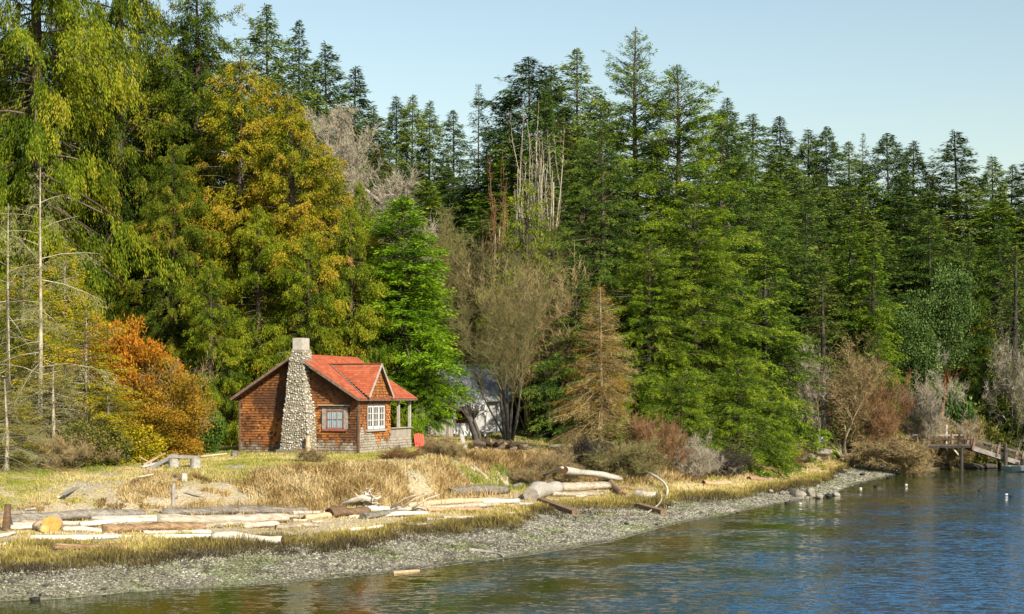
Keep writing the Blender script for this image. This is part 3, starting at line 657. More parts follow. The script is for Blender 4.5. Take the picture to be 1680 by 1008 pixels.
for k, px, pt, y, w, lab in SKY_L: plant_conifer(fir, k, px, pt, y, w, lab, "fir tree", "firs along the skyline")
SKY_R = [
 ('far2', 1192, 155, 128, 100, "fir with a ragged top where the right skyline begins, next to the big green firs"),
 ('far1', 1234, 182, 138, 100, "dark fir second along the right skyline"),
 ('far3', 1279, 186, 160, 74, "pale blue green fir with a thin open top on the right skyline"),
 ('far1', 1326, 208, 165, 82, "dark fir left of a twin topped pair on the right skyline"),
 ('far4', 1356, 203, 165, 84, "right hand fir of the twin topped pair on the right skyline"),
 ('far3', 1392, 228, 172, 70, "short fir in a dip of the right skyline"),
 ('sparse', 1416, 214, 172, 62, "feathery topped fir with sky between its branches on the right skyline"),
 ('far4', 1456, 214, 158, 112, "wide rounded dark fir in the middle of the right skyline"),
 ('far1', 1499, 228, 165, 84, "dark fir just right of the wide rounded one on the skyline"),
 ('far1', 1568, 211, 160, 104, "tall cone shaped fir standing clear of its neighbours on the right skyline"),
 ('far3', 1530, 285, 160, 80, "low fir in the gap before the tall cone shaped skyline fir"),
 ('far1', 1628, 252, 160, 84, "fir with a pointed top near the right end of the skyline"),
 ('far3', 1661, 266, 166, 66, "slim fir second from the right end of the skyline"),
 ('far1', 1694, 250, 160, 100, "fir cut off by the right edge of the photograph"),
]
for k, px, pt, y, w, lab in SKY_R: plant_conifer(fir, k, px, pt, y, w, lab, "fir tree", "firs along the skyline")
# the crowded trees below the skyline
g = "firs crowded on the hillside"; lab = "dark green fir crowded among others on the shaded hillside"
FILL = [
 ('far1', 455, 110, 128, 120), ('far2', 520, 150, 128, 130), ('far4', 575, 190, 132, 120), ('far1', 620, 235, 140, 100), ('far1', 660, 270, 142, 100), ('far1', 700, 290, 140, 100),
 ('far1', 735, 270, 144, 90), ('far2', 765, 300, 140, 90), ('far1', 800, 240, 140, 100), ('far4', 840, 215, 135, 130), ('far2', 920, 190, 136, 120), ('far1', 965, 230, 130, 110),
 ('far4', 1215, 260, 126, 140), ('far1', 1262, 275, 132, 120), ('far2', 1300, 270, 146, 130), ('far1', 1340, 285, 140, 120), ('far4', 1380, 300, 146, 120), ('far1', 1425, 280, 146, 110),
 ('far2', 1478, 300, 146, 130), ('far1', 1530, 310, 150, 120), ('far1', 1585, 290, 148, 120), ('far4', 1640, 320, 146, 130), ('far1', 1690, 330, 146, 120), ('far2', 1245, 370, 118, 130),
 ('far4', 1310, 370, 126, 130), ('far1', 1400, 390, 134, 110), ('far2', 1450, 400, 130, 120), ('far1', 1500, 390, 134, 120), ('far4', 1560, 390, 136, 120), ('far1', 1610, 400, 134, 110),
 ('far2', 1665, 400, 130, 120), ('far1', 1720, 380, 134, 120), ('far1', 680, 350, 128, 110), ('far2', 745, 380, 124, 110), ('far4', 640, 330, 124, 120), ('far1', 790, 340, 124, 110),
 ('far4', 1290, 460, 116, 120), ('far1', 1700, 470, 128, 120), ('far1', 1655, 500, 130, 110), ('mid1', 1580, 470, 128, 110), ('mid2', 1480, 480, 124, 110), ('mid1', 900, 300, 118, 120), ('mid2', 960, 330, 112, 120),
 ('far4', 300, 60, 112, 140), ('far1', 240, 120, 108, 150), ('far4', 170, 60, 110, 160), ('far4', 90, 40, 108, 160), ('far1', 380, 140, 112, 140), ('far4', 20, 60, 104, 180), ('far4', -60, 0, 104, 180), ('far4', 460, 250, 104, 130), ('far1', 540, 330, 102, 120), ('far4', 590, 400, 100, 130),
 ('mid1', 1340, 420, 112, 120), ('mid2', 1410, 430, 118, 110), ('mid1', 1550, 440, 128, 110), ('mid2', 1630, 440, 126, 110), ('mid1', 1290, 380, 120, 110), ('far1', 1290, 235, 138, 90), ('far4', 1545, 350, 146, 110), ('far1', 1415, 330, 142, 100),
 ('far1', 1760, 300, 150, 120), ('far4', 1820, 320, 150, 120), ('far1', 1880, 300, 150, 120), ('far4', 1950, 330, 150, 120), ('far1', -150, -50, 110, 180),
 ('mid2', 200, 400, 92, 130), ('mid1', 130, 420, 96, 130), ('mid2', 330, 430, 92, 130), ('mid2', 720, 520, 112, 120), ('mid1', 870, 520, 108, 120), ('mid2', 800, 480, 118, 120),
 ('mid1', 30, 300, 92, 150), ('mid2', 260, 360, 90, 120),
]
for i_, (k, px, pt, y, w) in enumerate(FILL):
    if k.startswith('far') and px > 600: k = 'farg' if i_ % 4 == 1 else ('farb' if i_ % 7 == 3 else k)
    plant_conifer(fir, k, px, pt, y, w, lab, "fir tree", g)
# middle distance on the right
for k, px, pt, y, w, lab in [
 ('mid2', 1322, 318, 118, 110, "olive fir with a pale bare trunk showing, just right of the big green firs"),
 ('mid1', 1262, 330, 110, 120, "dense deep green fir pressed against the right side of the big green firs"),
 ('midg', 1395, 352, 112, 92, "bright green fir in the sun in the middle of the right hillside"),
 ('midg', 1432, 395, 110, 90, "bright green fir right beside another above the bare shore thicket"),
 ('mid2', 1525, 340, 130, 130, "grey green fir with long level limbs and a bare stem on the right hillside"),
 ('midb', 1350, 445, 104, 86, "thin brownish fir with a visible stem above the bare shore thicket"),
 ('mid1', 1590, 385, 124, 80, "slender yellow green fir right of the broadleaf tree"),
 ('mid1', 1640, 360, 124, 110, "tall dark fir with a long pale trunk near the right edge"),
 ('midg', 1440, 505, 107.5, 45, "small green fir just behind the bare grey shore trees"),
 ('midb', 1665, 400, 118, 90, "olive brown fir at the right edge of the photograph"),
]: plant_conifer(fir, k, px, pt, y, w, lab, "fir tree", "firs on the lower right hillside")
# the big sunlit firs in the middle
plant_conifer(fir, 'big1', 1042, 38, 106, 250, "tallest sunlit green fir, with a thin ragged cone laden top against the sky", "fir tree", "big sunlit firs")
plant_conifer(fir, 'big2', 1112, 100, 103, 300, "wide sunlit green fir just right of the tallest one, its crown bushy at the top", "fir tree", "big sunlit firs")
plant_conifer(fir, 'big3', 1183, 175, 108, 220, "deep green fir forming the right flank of the big sunlit firs", "fir tree", "big sunlit firs")
plant_conifer(fir, 'big3', 988, 190, 98, 190, "dark green fir forming the left flank of the big sunlit firs", "fir tree", "big sunlit firs")
plant_conifer(fir, 'big2', 1140, 300, 94, 240, "lower sunlit fir standing in front of the big ones, boughs sweeping to the shore", "fir tree", "big sunlit firs")
plant_conifer(fir, 'big2', 1065, 380, 92, 200, "green fir half hidden behind the dead tan spruce", "fir tree", "big sunlit firs")
plant_conifer(fir, 'midg', 1255, 400, 98, 120, "green fir on the right edge of the big firs, above the shore", "fir tree", "big sunlit firs")
plant_conifer(fir, 'mid2', 945, 440, 92, 110, "dark fir in the shade left of the dead tan spruce", "fir tree", "big sunlit firs")
plant_conifer("young_fir", 'low1', 1212, 590, 86, 165, "low spreading lime green fir with its boughs over the beach", "fir tree", "low firs by the shore")
plant_conifer("young_fir", 'low1', 1120, 610, 84, 150, "low bushy green fir behind the grey twiggy bushes", "fir tree", "low firs by the shore")
plant_conifer("young_fir", 'low1', 1268, 640, 91, 85, "small green fir nearest the pale rocks on the right", "fir tree", "low firs by the shore")
# the spruce beside the cottage
plant_conifer("spruce_tree", 'spruce', 662, 318, 88, 240, "bright green spruce right behind the cottage porch", "spruce tree", rz=.6)
plant_conifer("spruce_tree", 'spruce', 700, 520, 85.5, 75, "smaller bright green spruce leaning out between the cottage and the grey house", "spruce tree", rz=2.1)
plant_conifer("dead_spruce", 'dead1', 985, 470, 80, 185, "half dead tan spruce with bare drooping branches on the bank", "spruce tree", rz=1.0)
plant_conifer("dead_spruce", 'dead2', 982, 462, 80.4, 120, "sparse ochre needled spruce rising through the dead tan one", "spruce tree", rz=.2)
# cedars on the left
for k, px, pt, y, w, lab in [
 ('cedar3', 60, -520, 84, 330, "huge yellow green cedar filling the top left corner"),
 ('cedard', 195, -420, 92, 270, "tall green cedar with a bare grey trunk, second from the left edge"),
 ('cedard', 322, -35, 93, 310, "pointed cedar with a dark peak reaching the top edge of the photograph"),
 ('cedar2', 395, 84, 88, 260, "golden brown cedar rising behind the chimney side of the cottage"),
 ('cedar2', 478, 150, 86, 250, "golden cedar directly above the red roof"),
 ('cedar2', 530, 225, 88, 190, "orange tinged cedar beside the bare grey tree"),
 ('cedard', 262, 70, 99, 220, "dark cedar filling the dip between the two tallest cedars"),
 ('cedar2', 440, 118, 92, 220, "brownish cedar between the two golden ones"),
 ('cedar4', 590, 290, 92, 130, "golden green cedar lowest on the right side of the cedar slope"),
 ('cedar4', 425, 330, 84, 160, "lower yellow green cedar with hanging sprays behind the cottage"),
 ('cedar4', 575, 330, 85, 150, "lower olive cedar above the dormer"),
 ('cedar4', 505, 380, 82.5, 140, "small cedar close behind the chimney top"),
 ('cedard', 285, 230, 86, 170, "dark green cedar above the orange shrubs"),
 ('cedar4', 345, 420, 82, 130, "small green cedar left of the cottage"),
 ('cedar3', -80, -400, 86, 240, "yellow green cedar cut off by the left edge"),
]: plant_conifer("cedar_tree", k, px, pt, y, w, lab, "cedar tree", "cedars behind the cottage")
for k, px, pt, y, w, lab in [
 ('limeced', 865, 290, 100, 150, "lime green cedar growing round the bare upright stems"),
 ('limeced', 735, 358, 108, 90, "round topped lime green cedar behind the spruce"),
 ('limeced', 905, 370, 99, 110, "olive cedar right of the bare upright stems"),
 ('cedar4', 1605, 455, 124, 75, "yellow green cedar between the broadleaf tree and the bare tree at the right edge"),
]: plant_conifer("cedar_tree", k, px, pt, y, w, lab, "cedar tree", "lime green cedars")
# left edge: thin dying larches and yellow young trees
for k, px, pt, y, w, lab in [
 ('larch1', 66, 270, 66, 210, "thin grey stemmed larch, nearly bare, second from the left edge"),
 ('larch1', 14, 330, 70, 180, "nearly bare larch with grey lichen at the left edge"),
 ('deadl', 88, 600, 64.5, 200, "low dead conifer with fine tan twigs under the larches"),
 ('deadl', 10, 620, 62, 190, "low dead conifer with drooping tan twigs in the left corner"),
]: plant_conifer("larch_tree", k, px, pt, y, w, lab, "larch tree", "dying larches on the left")
for k, px, pt, y, w, lab in [
 ('yellow1', 140, 505, 67, 190, "yellow green young tree with two grey trunks on the left slope"),
 ('yellow1', 40, 430, 73, 190, "tall yellow green young tree behind the larches in the left part"),
 ('yellow1', 105, 400, 78, 150, "yellow green young tree between the larches and the tall cedar trunk"),
 ('limeced', 35, 500, 72, 190, "lime green young tree behind the pale stems at the left edge"),
 ('yellow1', 12, 640, 64, 150, "low yellow green young tree cut off by the left edge"),
 ('yellow1', 60, 560, 68, 170, "yellow young tree behind the bare larch stems"),
 ('yellow1', 178, 640, 66, 130, "bushy yellow young tree beside the orange shrubs"),
 ('limeced', 20, 450, 76, 170, "olive green young tree behind the larches at the left edge"),
]: plant_conifer("young_tree", k, px, pt, y, w, lab, "young tree", "yellow young trees on the left")

# ---------------------------------------------------------------- shrubs and bare trees
def shrub(name, me, px, y, w, h, nat, label, cat, mat, group=None, rz=None, twm=None, dz=0.0):
    """nat: (radius, height) of the mesh as made"""
    p = dep(px, y); s = (w / F * y) / (2 * nat[0]); sz = (h / F * y) / nat[1]
    o = empty(name, label, cat, (p[0], p[1], p[2] - .05 + dz), random.uniform(0, 6.28) if rz is None else rz, group, (s, s, sz))
    if isinstance(me, tuple):
        for m_, nm, mt in me:
            if len(m_.materials) == 0: m_.materials.append(mt)
            ob(nm, m_, None, o)
    return o
random.seed(102)
# orange shrubs: leafy domes over a few stems
tw_s, tr_s, sg_s = bare(60, 3.2, 7, (5, 4), .5, .1, .15, .05, 0, lean=.6, frac=.9)
for i, (px, y, w, h, m, lab) in enumerate([
 (172, 72, 130, 250, 'l_orange', "tall rusty orange shrub between the yellow tree and the dark cedars"),
 (225, 70.5, 150, 225, 'l_orange', "round burnt orange shrub, the brightest of the row left of the cottage"),
 (280, 70, 130, 170, 'l_ochre', "ochre shrub at the right end of the orange row, nearest the cottage"),
 (245, 68.5, 130, 120, 'l_ochre', "low ochre green shrub in front of the burnt orange one"),
]):
    crown = dome(70 + i, 2.0, 4.6, 26000, 170, .15, .03, .0, .5, .35)
    t2, r2, _ = bare(80 + i, 3.4, 7, (5, 4), .5, .1, .15, .045, 2, .4, .008, .55, .9)
    shrub("orange_shrub", ((crown, "foliage", M[m]), (r2, "stem", M['twig_brown']), (t2, "twigs", M['twig_tan'])), px, y, w, h, (2.1, 4.9), lab, "shrub", None, "orange shrubs left of the cottage")
def leafy(px, y, w, h, m, lab, seed, n=12000, name="green_shrub", cat="shrub", group=None, lL=.14, lW=.04):
    crown = dome(seed, 1.5, 2.2, n, 90, lL, lW, 0, .45, .3)
    t2, r2, _ = bare(seed + 1, 1.8, 5, (5, 4), .5, .1, .15, .035, 1, .3, .008, .55, .9)
    shrub(name, ((crown, "foliage", M[m]), (r2, "stem", M['twig_dark']), (t2, "twigs", M['twig_tan'])), px, y, w, h, (1.6, 2.4), lab, cat, None, group)
leafy(335, 75, 70, 90, 'l_firdark', "dark green bush in the shade at the left corner of the cottage", 90)
leafy(215, 67, 110, 70, 'l_yellow', "low yellow green bush at the top of the lawn slope", 92)
leafy(150, 65, 120, 80, 'l_olive', "straggly lime yellow bush under the yellow trees", 94)
leafy(300, 75.5, 80, 40, 'l_ochre', "low ochre bramble patch behind the slab bench", 96)
leafy(708, 73.5, 26, 22, 'l_ochre', "small brown green bush beside the red chair", 98, 4000)
leafy(680, 82, 34, 60, 'l_spruce', "bright green fern like bush at the far corner of the porch", 100, 6000)
# bare trees
BG = "bare leafless trees"
def bare_tree(px, y, wpx, hpx, lab, seed, mt, mk, group=BG, rz=None, name="bare_tree", cat="bare tree", **kw):
    t2, r2, sg = bare(seed, **kw)
    co = np.empty(len(t2.vertices) * 3, np.float32); t2.vertices.foreach_get("co", co); co = co.reshape(-1, 3)
    if kw.get('lift'):
        m_ = np.median(co, 0) * [1, 1, 0]; co = co - m_; t2.vertices.foreach_set("co", co.astype(np.float32).ravel())
        c2 = np.empty(len(r2.vertices) * 3, np.float32); r2.vertices.foreach_get("co", c2); c2 = c2.reshape(-1, 3) - m_; r2.vertices.foreach_set("co", c2.astype(np.float32).ravel()); t2.update(); r2.update()
    rad = np.percentile(np.abs(co[:, :2]), 96); hh = np.percentile(co[:, 2], 99.5)
    return shrub(name, ((r2, "trunk", M[mk]), (t2, "twigs", M[mt])), px, y, wpx, hpx, (rad, hh), lab, cat, None, group, rz), sg
bare_tree(648, 94, 165, 425, "bare round crowned tree with pale lichen grey twigs, left of the bright spruce", 201, 'twig_pale', 'bark_grey', H=10, kids=(10, 8, 7), spread=1.0, up=.02, curl=.25, r0=.24, per=4, tw=.6, trad=.012, frac=.7, shrink=.5, lift=6.5)
bare_tree(560, 97, 170, 520, "tall bare grey tree showing between the golden cedar and the dark firs", 202, 'twig_pale', 'bark_grey', H=14, kids=(10, 8, 7), spread=1.0, up=.02, curl=.25, r0=.26, per=4, tw=.6, trad=.012, frac=.7, shrink=.5, lift=12)
bare_tree(640, 91, 120, 340, "leafless purplish brown thicket in front of the cedar above the roof", 203, 'twig_brown', 'twig_brown', H=11, stems=4, kids=(8, 7, 5), spread=.6, up=.1, curl=.18, r0=.09, per=1, tw=.45, trad=.009, lean=.1, lift=4)
random.seed(103)
# willow like trees in front of the grey house
bare_tree(835, 88, 140, 340, "dark trunked willow with a fan of many upright bare stems before the grey house", 204, 'twig_olive', 'twig_dark', H=12, stems=8, kids=(8, 4, 3), spread=.30, up=.16, curl=.07, r0=.11, per=1, tw=.8, trad=.008, lean=.06, fan=.35, frac=.8, shrink=.5)
bare_tree(872, 93, 150, 290, "bare brown willow thicket between the grey house and the dead tan spruce", 205, 'twig_tan', 'twig_olive', H=12, stems=11, kids=(8, 4, 3), spread=.34, up=.15, curl=.08, r0=.07, per=1, tw=.8, trad=.010, lean=.08, fan=.4, frac=.8, shrink=.5)
bare_tree(765, 104, 110, 330, "tall thin olive twigged tree behind the grey house roof", 206, 'twig_olive', 'twig_olive', H=12, stems=9, kids=(9, 5, 3), spread=.3, up=.16, curl=.07, r0=.08, per=2, tw=.8, trad=.011, lean=.05, fan=.2, frac=.85, shrink=.5)
bare_tree(905, 102, 120, 350, "pale brown bare tree rising behind the willow thicket", 207, 'twig_tan', 'twig_olive', H=12, stems=8, kids=(9, 5, 3), spread=.35, up=.15, curl=.08, r0=.08, per=2, tw=.8, trad=.011, lean=.05, fan=.25, frac=.85, shrink=.5)
# upright stems above the lime cedar
bare_tree(872, 106, 72, 505, "clump of tall straight pale bare stems standing above the lime green cedar", 208, 'twig_pale', 'twig_pale', H=24, stems=17, kids=(7,), spread=.14, up=.35, curl=.03, r0=.12, per=2, tw=.5, trad=.014, lean=.02, fan=.10, frac=1.0, shrink=.25)
bare_tree(812, 106, 46, 425, "smaller clump of thin reddish bare stems left of the tall pale clump", 209, 'twig_brown', 'twig_pale', H=20, stems=9, kids=(7,), spread=.14, up=.35, curl=.035, r0=.10, per=2, tw=.5, trad=.013, lean=.02, fan=.10, frac=1.0, shrink=.25)
# the leaning dark tree by the woodpile
def leaning():
    segs = []; r = np.random.default_rng(5)
    o = empty("leaning_tree", "dark leaning forked trunk beside the woodpile, its top cut off", "bare tree", dep(787, 80), 0)
    s = 80 / F
    mb = MB(); mb.tube([(0, 0, -.2), (-.25, 0, .9), (-.55, .1, 1.7), (-.85, .1, 2.4)], [.24, .19, .17, .15], 8, jit=.15)
    mb.tube([(-.5, .05, 1.55), (-.95, .1, 2.15), (-1.6, .2, 2.4), (-2.1, .25, 2.35)], [.10, .08, .06, .04], 6, jit=.15)
    mb.tube([(.05, 0, -.2), (.0, -.1, .8), (-.3, -.1, 1.6)], [.14, .10, .07], 7, jit=.15)
    mb.tube([(-.55, .1, 1.7), (-.5, .12, 2.1), (-.62, .1, 2.45)], [.13, .11, .10], 7, jit=.15)
    mb.build("trunk", M['twig_dark'], o, True)
    for i in range(14):
        p = np.array([-.1 - .5 * r.random(), 0, .8 + 1.4 * r.random()]); grow(p, [r.normal() * .8 + .4, r.normal() * .3, 1], 1.3, .025, 1, segs, r, 0, .1, .6, (0, 4), .15)
    A = [np.array([q[i] for q in segs]) for i in range(4)]
    ob("twigs", prisms("twigs", *A, sides=3), M['twig_dark'], o)
leaning()
# right shore thicket
random.seed(104)
bare_tree(1395, 105, 200, 205, "wide tangle of pale tan bare branches, the largest thicket over the right beach", 211, 'twig_tan', 'twig_pale', H=7, stems=8, kids=(8, 6, 5), spread=.6, up=.08, curl=.2, r0=.14, per=2, tw=.5, trad=.011, lean=.25, fan=.5, frac=.8)
bare_tree(1350, 104, 110, 190, "bare whitish branched tree beside the hanging blue buoy", 212, 'twig_pale', 'twig_pale', H=7, stems=4, kids=(8, 7, 5), spread=.6, up=.08, curl=.16, r0=.16, per=1, tw=.5, trad=.013, lean=.3, fan=.4, frac=.8)
bare_tree(1438, 106, 120, 160, "reddish brown bare thicket behind the pale tangle", 213, 'twig_brown', 'twig_tan', H=7, stems=8, kids=(8, 6, 5), spread=.6, up=.08, curl=.18, r0=.10, per=2, tw=.5, trad=.012, lean=.25, fan=.4, frac=.8)
bare_tree(1505, 108, 120, 180, "grey bare tree left of the pier with white forked limbs", 214, 'twig_pale', 'twig_pale', H=7, stems=4, kids=(8, 6, 5), spread=.65, up=.08, curl=.2, r0=.17, per=2, tw=.5, trad=.012, lean=.3, fan=.4, frac=.75)
bare_tree(1655, 118, 130, 230, "big grey bare tree with heavy leaning limbs at the right edge", 215, 'twig_pale', 'bark_grey', H=10, stems=3, kids=(8, 7, 5), spread=.7, up=.05, curl=.2, r0=.30, per=2, tw=.6, trad=.013, lean=.45, fan=.2, frac=.65)
bare_tree(1460, 102, 130, 60, "low grey heap of twiggy brush at the edge of the right beach", 216, 'twig_tan', 'twig_pale', H=2.6, stems=14, kids=(7, 6), spread=.8, up=.02, curl=.25, r0=.035, per=3, tw=.35, trad=.01, lean=.7, fan=.6, frac=.8, name="bare_shrub", cat="shrub", group="leafless shore bushes")
bare_tree(1535, 110, 110, 80, "low tan brush behind the pier", 217, 'twig_tan', 'twig_tan', H=3, stems=14, kids=(7, 6), spread=.8, up=.04, curl=.22, r0=.035, per=4, tw=.4, trad=.01, lean=.6, fan=.5, frac=.8, name="bare_shrub", cat="shrub", group="leafless shore bushes")
bare_tree(1625, 116, 110, 70, "low olive brush behind the sloping gangway", 218, 'twig_olive', 'twig_tan', H=3, stems=14, kids=(7, 6), spread=.8, up=.04, curl=.22, r0=.035, per=4, tw=.4, trad=.01, lean=.6, fan=.5, frac=.8, name="bare_shrub", cat="shrub", group="leafless shore bushes")
for px, y, w, h, mt, lab, sd in [
 (1080, 79, 95, 90, 'twig_brown', "reddish brown twiggy bush right of the dead tan spruce", 221),
 (1140, 80, 90, 75, 'twig_pale', "ball of pale grey twigs at the back of the beach", 222),
 (1025, 77, 110, 70, 'twig_olive', "olive twiggy bush under the dead tan spruce", 223),
 (905, 74, 90, 60, 'twig_tan', "straw coloured bush on the bank edge left of the dead spruce", 224),
 (960, 77, 70, 60, 'twig_dark', "dark tangle of roots and twigs where the bank drops off", 225),
 (1190, 82, 70, 50, 'twig_dark', "dark twiggy brush under the lime green fir", 226),
 (720, 71, 60, 36, 'twig_tan', "straw coloured weed clump on the bank below the red chair", 227),
 (1330, 100, 60, 40, 'twig_tan', "tan brush above the pale rocks", 228),
 (735, 70, 46, 30, 'twig_tan', "small tan weed clump halfway down the bank, left of the hollow log", 231),
 (505, 64.8, 50, 26, 'twig_tan', "tan weed clump at the foot of the chimney post", 232),
 (648, 66.5, 56, 28, 'twig_brown', "rusty brown weed clump on the bank edge below the porch", 233),
 (860, 72, 60, 34, 'twig_tan', "tan weed clump on the bank above the huge sawn log", 234),
 (1290, 95, 60, 34, 'twig_brown', "small brown weed clump beside the pale rock slab", 235),
 (110, 63, 100, 60, 'twig_tan', "tan brush at the foot of the yellow trees", 229),
]: bare_tree(px, y, w, h, lab, sd, mt, mt, group="leafless shore bushes", name="bare_shrub", cat="shrub", H=2.6, stems=16, kids=(7, 6), spread=.6, up=.06, curl=.2, r0=.022, per=3, tw=.3, trad=.0075, lean=.5, fan=.5, frac=.85)
# broadleaf tree with orange bark
def madrone():
    t2, r2, sg = bare(240, 11, 3, (8, 6, 4), .7, .1, .18, .2, 0, lean=.25, fan=.3, frac=.6, lift=1.5)
    sg = [(a + [0, 0, 1.5], b + [0, 0, 1.5], c, d) for a, b, c, d in sg]
    lf = broad(241, sg, 90000, .7, .14, .05, .08, .5)
    shrub("madrone_tree", ((r2, "trunk", M['bark_orange']), (t2, "twigs", M['bark_orange']), (lf, "crown", M['l_madrone'])), 1540, 113, 175, 300, (4.6, 11.2), "broadleaf evergreen tree with peeling orange bark above the pier", "madrone tree", None)
madrone()
leafy(1590, 114, 90, 95, 'l_olive', "rusty green bush low behind the pier", 242, 12000, lL=.2, lW=.05)
leafy(1555, 116, 80, 120, 'l_madrone', "green leafy bush with rusty patches behind the pier", 244, 12000, lL=.2, lW=.06)
leafy(1650, 120, 110, 110, 'l_fir', "shaded green bush under the bare tree at the right edge", 246, 12000, lL=.2, lW=.06)
leafy(1690, 122, 120, 90, 'l_olive', "yellow green bush cut off by the right edge", 248, 10000, lL=.2, lW=.06)
random.seed(105)
# ---------------------------------------------------------------- the shingled cottage
PH = R(18); GW, GL, HL = 6.56, 7.0, 4.1       # gable width, full length with the porch, length of the closed part
A0 = np.array([-7.67, 73.0]); G0 = 2.42        # near corner, ground height
cot = empty("cottage", "rust brown shingled cottage with a red roof and stone chimney on the bank", "cottage", (A0[0], A0[1], G0), math.pi + PH * 0)
cot.rotation_euler = (0, 0, 0)
U = Vector((-math.cos(PH), math.sin(PH), 0)); Vd = Vector((math.sin(PH), math.cos(PH), 0)); ZV = Vector((0, 0, 1))
def LP(u, v, z): return U * u + Vd * v + ZV * z          # cottage coordinates -> local to its base
EH, RISE = 2.93, 2.06; SL = RISE / (GW / 2)
def shingles(mb, O, e, up, n, rows, interval, holes=(), rowh=.14, wmin=.09, wmax=.2, lift=.042, m=0, tfun=None, t0=0.):
    """courses of lapped shingles on a plane; interval(t) gives the allowed run along e at height t"""
    for k in range(rows):
        t = t0 + k * rowh; a, b = interval(t + rowh * .5)
        if b - a < .03: continue
        s = a - random.random() * .1
        while s < b:
            w = random.uniform(wmin, wmax); s0, s1 = max(s, a), min(s + w - .008, b); s += w
            if s1 - s0 < .02: continue
            c = (s0 + s1) / 2; tc = t + rowh / 2
            if any(h[0] < c < h[1] and h[2] < tc < h[3] for h in holes): continue
            dz = random.uniform(-.012, .012); l0 = lift * random.uniform(.8, 1.3)
            P = [O + e * s0 + up * (t + dz) + n * l0, O + e * s1 + up * (t + dz) + n * l0, O + e * s1 + up * (t + rowh + .01) + n * .004, O + e * s0 + up * (t + rowh + .01) + n * .004,
                 O + e * s0 + up * (t + dz), O + e * s1 + up * (t + dz)]
            tt = tfun(c, tc) if tfun else random.random()
            mb.add(P, [(0, 1, 2, 3), (4, 5, 1, 0), (4, 0, 3), (5, 2, 1)], m, tt)
k = N("wall_shingles"); tn = k.attr("tint"); nz = k.noise(k.coord((1, 1, .35)), 9, 5, .7)
f = k.math('ADD', tn, k.math('MULTIPLY', k.math('SUBTRACT', nz, .5), .28), True)
c = k.ramp(f, [(0, (.25, .22, .18)), (.12, (.38, .34, .27)), (.24, (.20, .155, .11)), (.36, (.07, .036, .02)), (.5, (.15, .062, .022)), (.7, (.29, .112, .033)), (.88, (.42, .17, .045)), (1, (.5, .23, .08))])
k.done(k.pr(c, .8, k.bump(nz, .5, .01), .2)); M['shingle'] = k.m
k = N("roof_shingles"); tn = k.attr("tint"); nz = k.noise(k.coord(), 1.5, 5, .7); nf = k.noise(k.coord(), 14, 3)
f = k.math('ADD', k.math('MULTIPLY', tn, .35), k.math('ADD', k.math('MULTIPLY', nz, .5), k.math('MULTIPLY', nf, .2)), True)
c = k.ramp(f, [(.2, (.26, .055, .022)), (.5, (.38, .092, .040)), (.8, (.46, .15, .075))])
c = k.mix(k.ramp(k.noise(k.coord(), .9, 6, .75), [(.54, 0), (.72, .55)]), c, (.16, .07, .035))
k.done(k.pr(c, .75, k.bump(nf, .3, .005), .25)); M['roof'] = k.m
M['wall_in'] = flat_mat("wall_boards_dark", (.05, .03, .02), .9)
M['trim'] = wood_mat("trim_brown", [(.25, (.06, .035, .025)), (.5, (.16, .10, .07)), (.8, (.32, .24, .18))], (1, 1, 1), 6)
M['trim_grey'] = wood_mat("trim_grey_wood", [(.25, (.16, .14, .12)), (.5, (.34, .31, .27)), (.8, (.52, .48, .43))], (1, 1, 1), 6)
M['trim_red'] = wood_mat("trim_red_brown", [(.25, (.14, .045, .03)), (.5, (.28, .10, .07)), (.8, (.40, .2, .15))], (1, 1, 1), 6)
M['white'] = flat_mat("paint_white", (.72, .72, .70), .5, .12, 12)
M['curtain'] = flat_mat("curtain_cloth", (.45, .52, .55), .9, .3, 10)
M['concrete'] = wood_mat("chimney_concrete", [(.25, (.20, .18, .15)), (.5, (.40, .37, .31)), (.8, (.58, .54, .46))], (1, 1, 1), 6, .6, .02)
M['mortar'] = wood_mat("mortar", [(.25, (.12, .10, .075)), (.5, (.23, .205, .15)), (.8, (.34, .31, .25))], (1, 1, 1), 8, .8, .03)
k = N("window_glass"); gl = k.n("BsdfGlossy"); gl.inputs["Roughness"].default_value = .03; tp = k.n("BsdfTransparent"); tp.inputs[0].default_value = (.85, .9, .92, 1)
fr = k.n("Fresnel"); fr.inputs[0].default_value = 1.5; mx = k.n("MixShader"); k.l(k.math('ADD', fr.outputs[0], .06), mx.inputs[0]); k.l(tp.outputs[0], mx.inputs[1]); k.l(gl.outputs[0], mx.inputs[2])
k.done(mx.outputs[0]); M['glass'] = k.m

def sn(a, b, sc, sd_): return float(vnoise(np.array([a + 31.]), np.array([b + 17.]), sc, sd_)[0])
def wallt(side):
    def f(c, z):
        # weathering: silver grey low down, dark streaks, warm rust above; gable darker, partly painted shade
        n1 = sn(c, z * .8, 1.1, 60 + side); n2 = sn(c * 1.2, z * .5, 2.6, 62 + side)
        band = (.95 + .35 * math.sin(c * 1.4 + .6)) if side else .50
        wgt = min(1, max(0, (z - band) / .7 + .5 + (n2 - .5) * .9))
        warm = (.58 if not side else .72) + (n1 - .5) * .42 + (n2 - .5) * .22 + random.gauss(0, .06)
        if not side and z > 2.6: warm -= .10  # upper gable darkened, partly as painted shade below the rakes
        grey = .15 + (n2 - .5) * .12 + random.gauss(0, .04) if side else .24 + (n2 - .5) * .14 + random.gauss(0, .03)
        if wgt < .5: return min(.32, max(.02, grey + wgt * .08))
        if wgt < .75 and random.random() < .5: return min(.42, max(.2, .33 + random.gauss(0, .04)))
        if random.random() < .14: return .38
        return max(.40, min(1, warm))
    return f
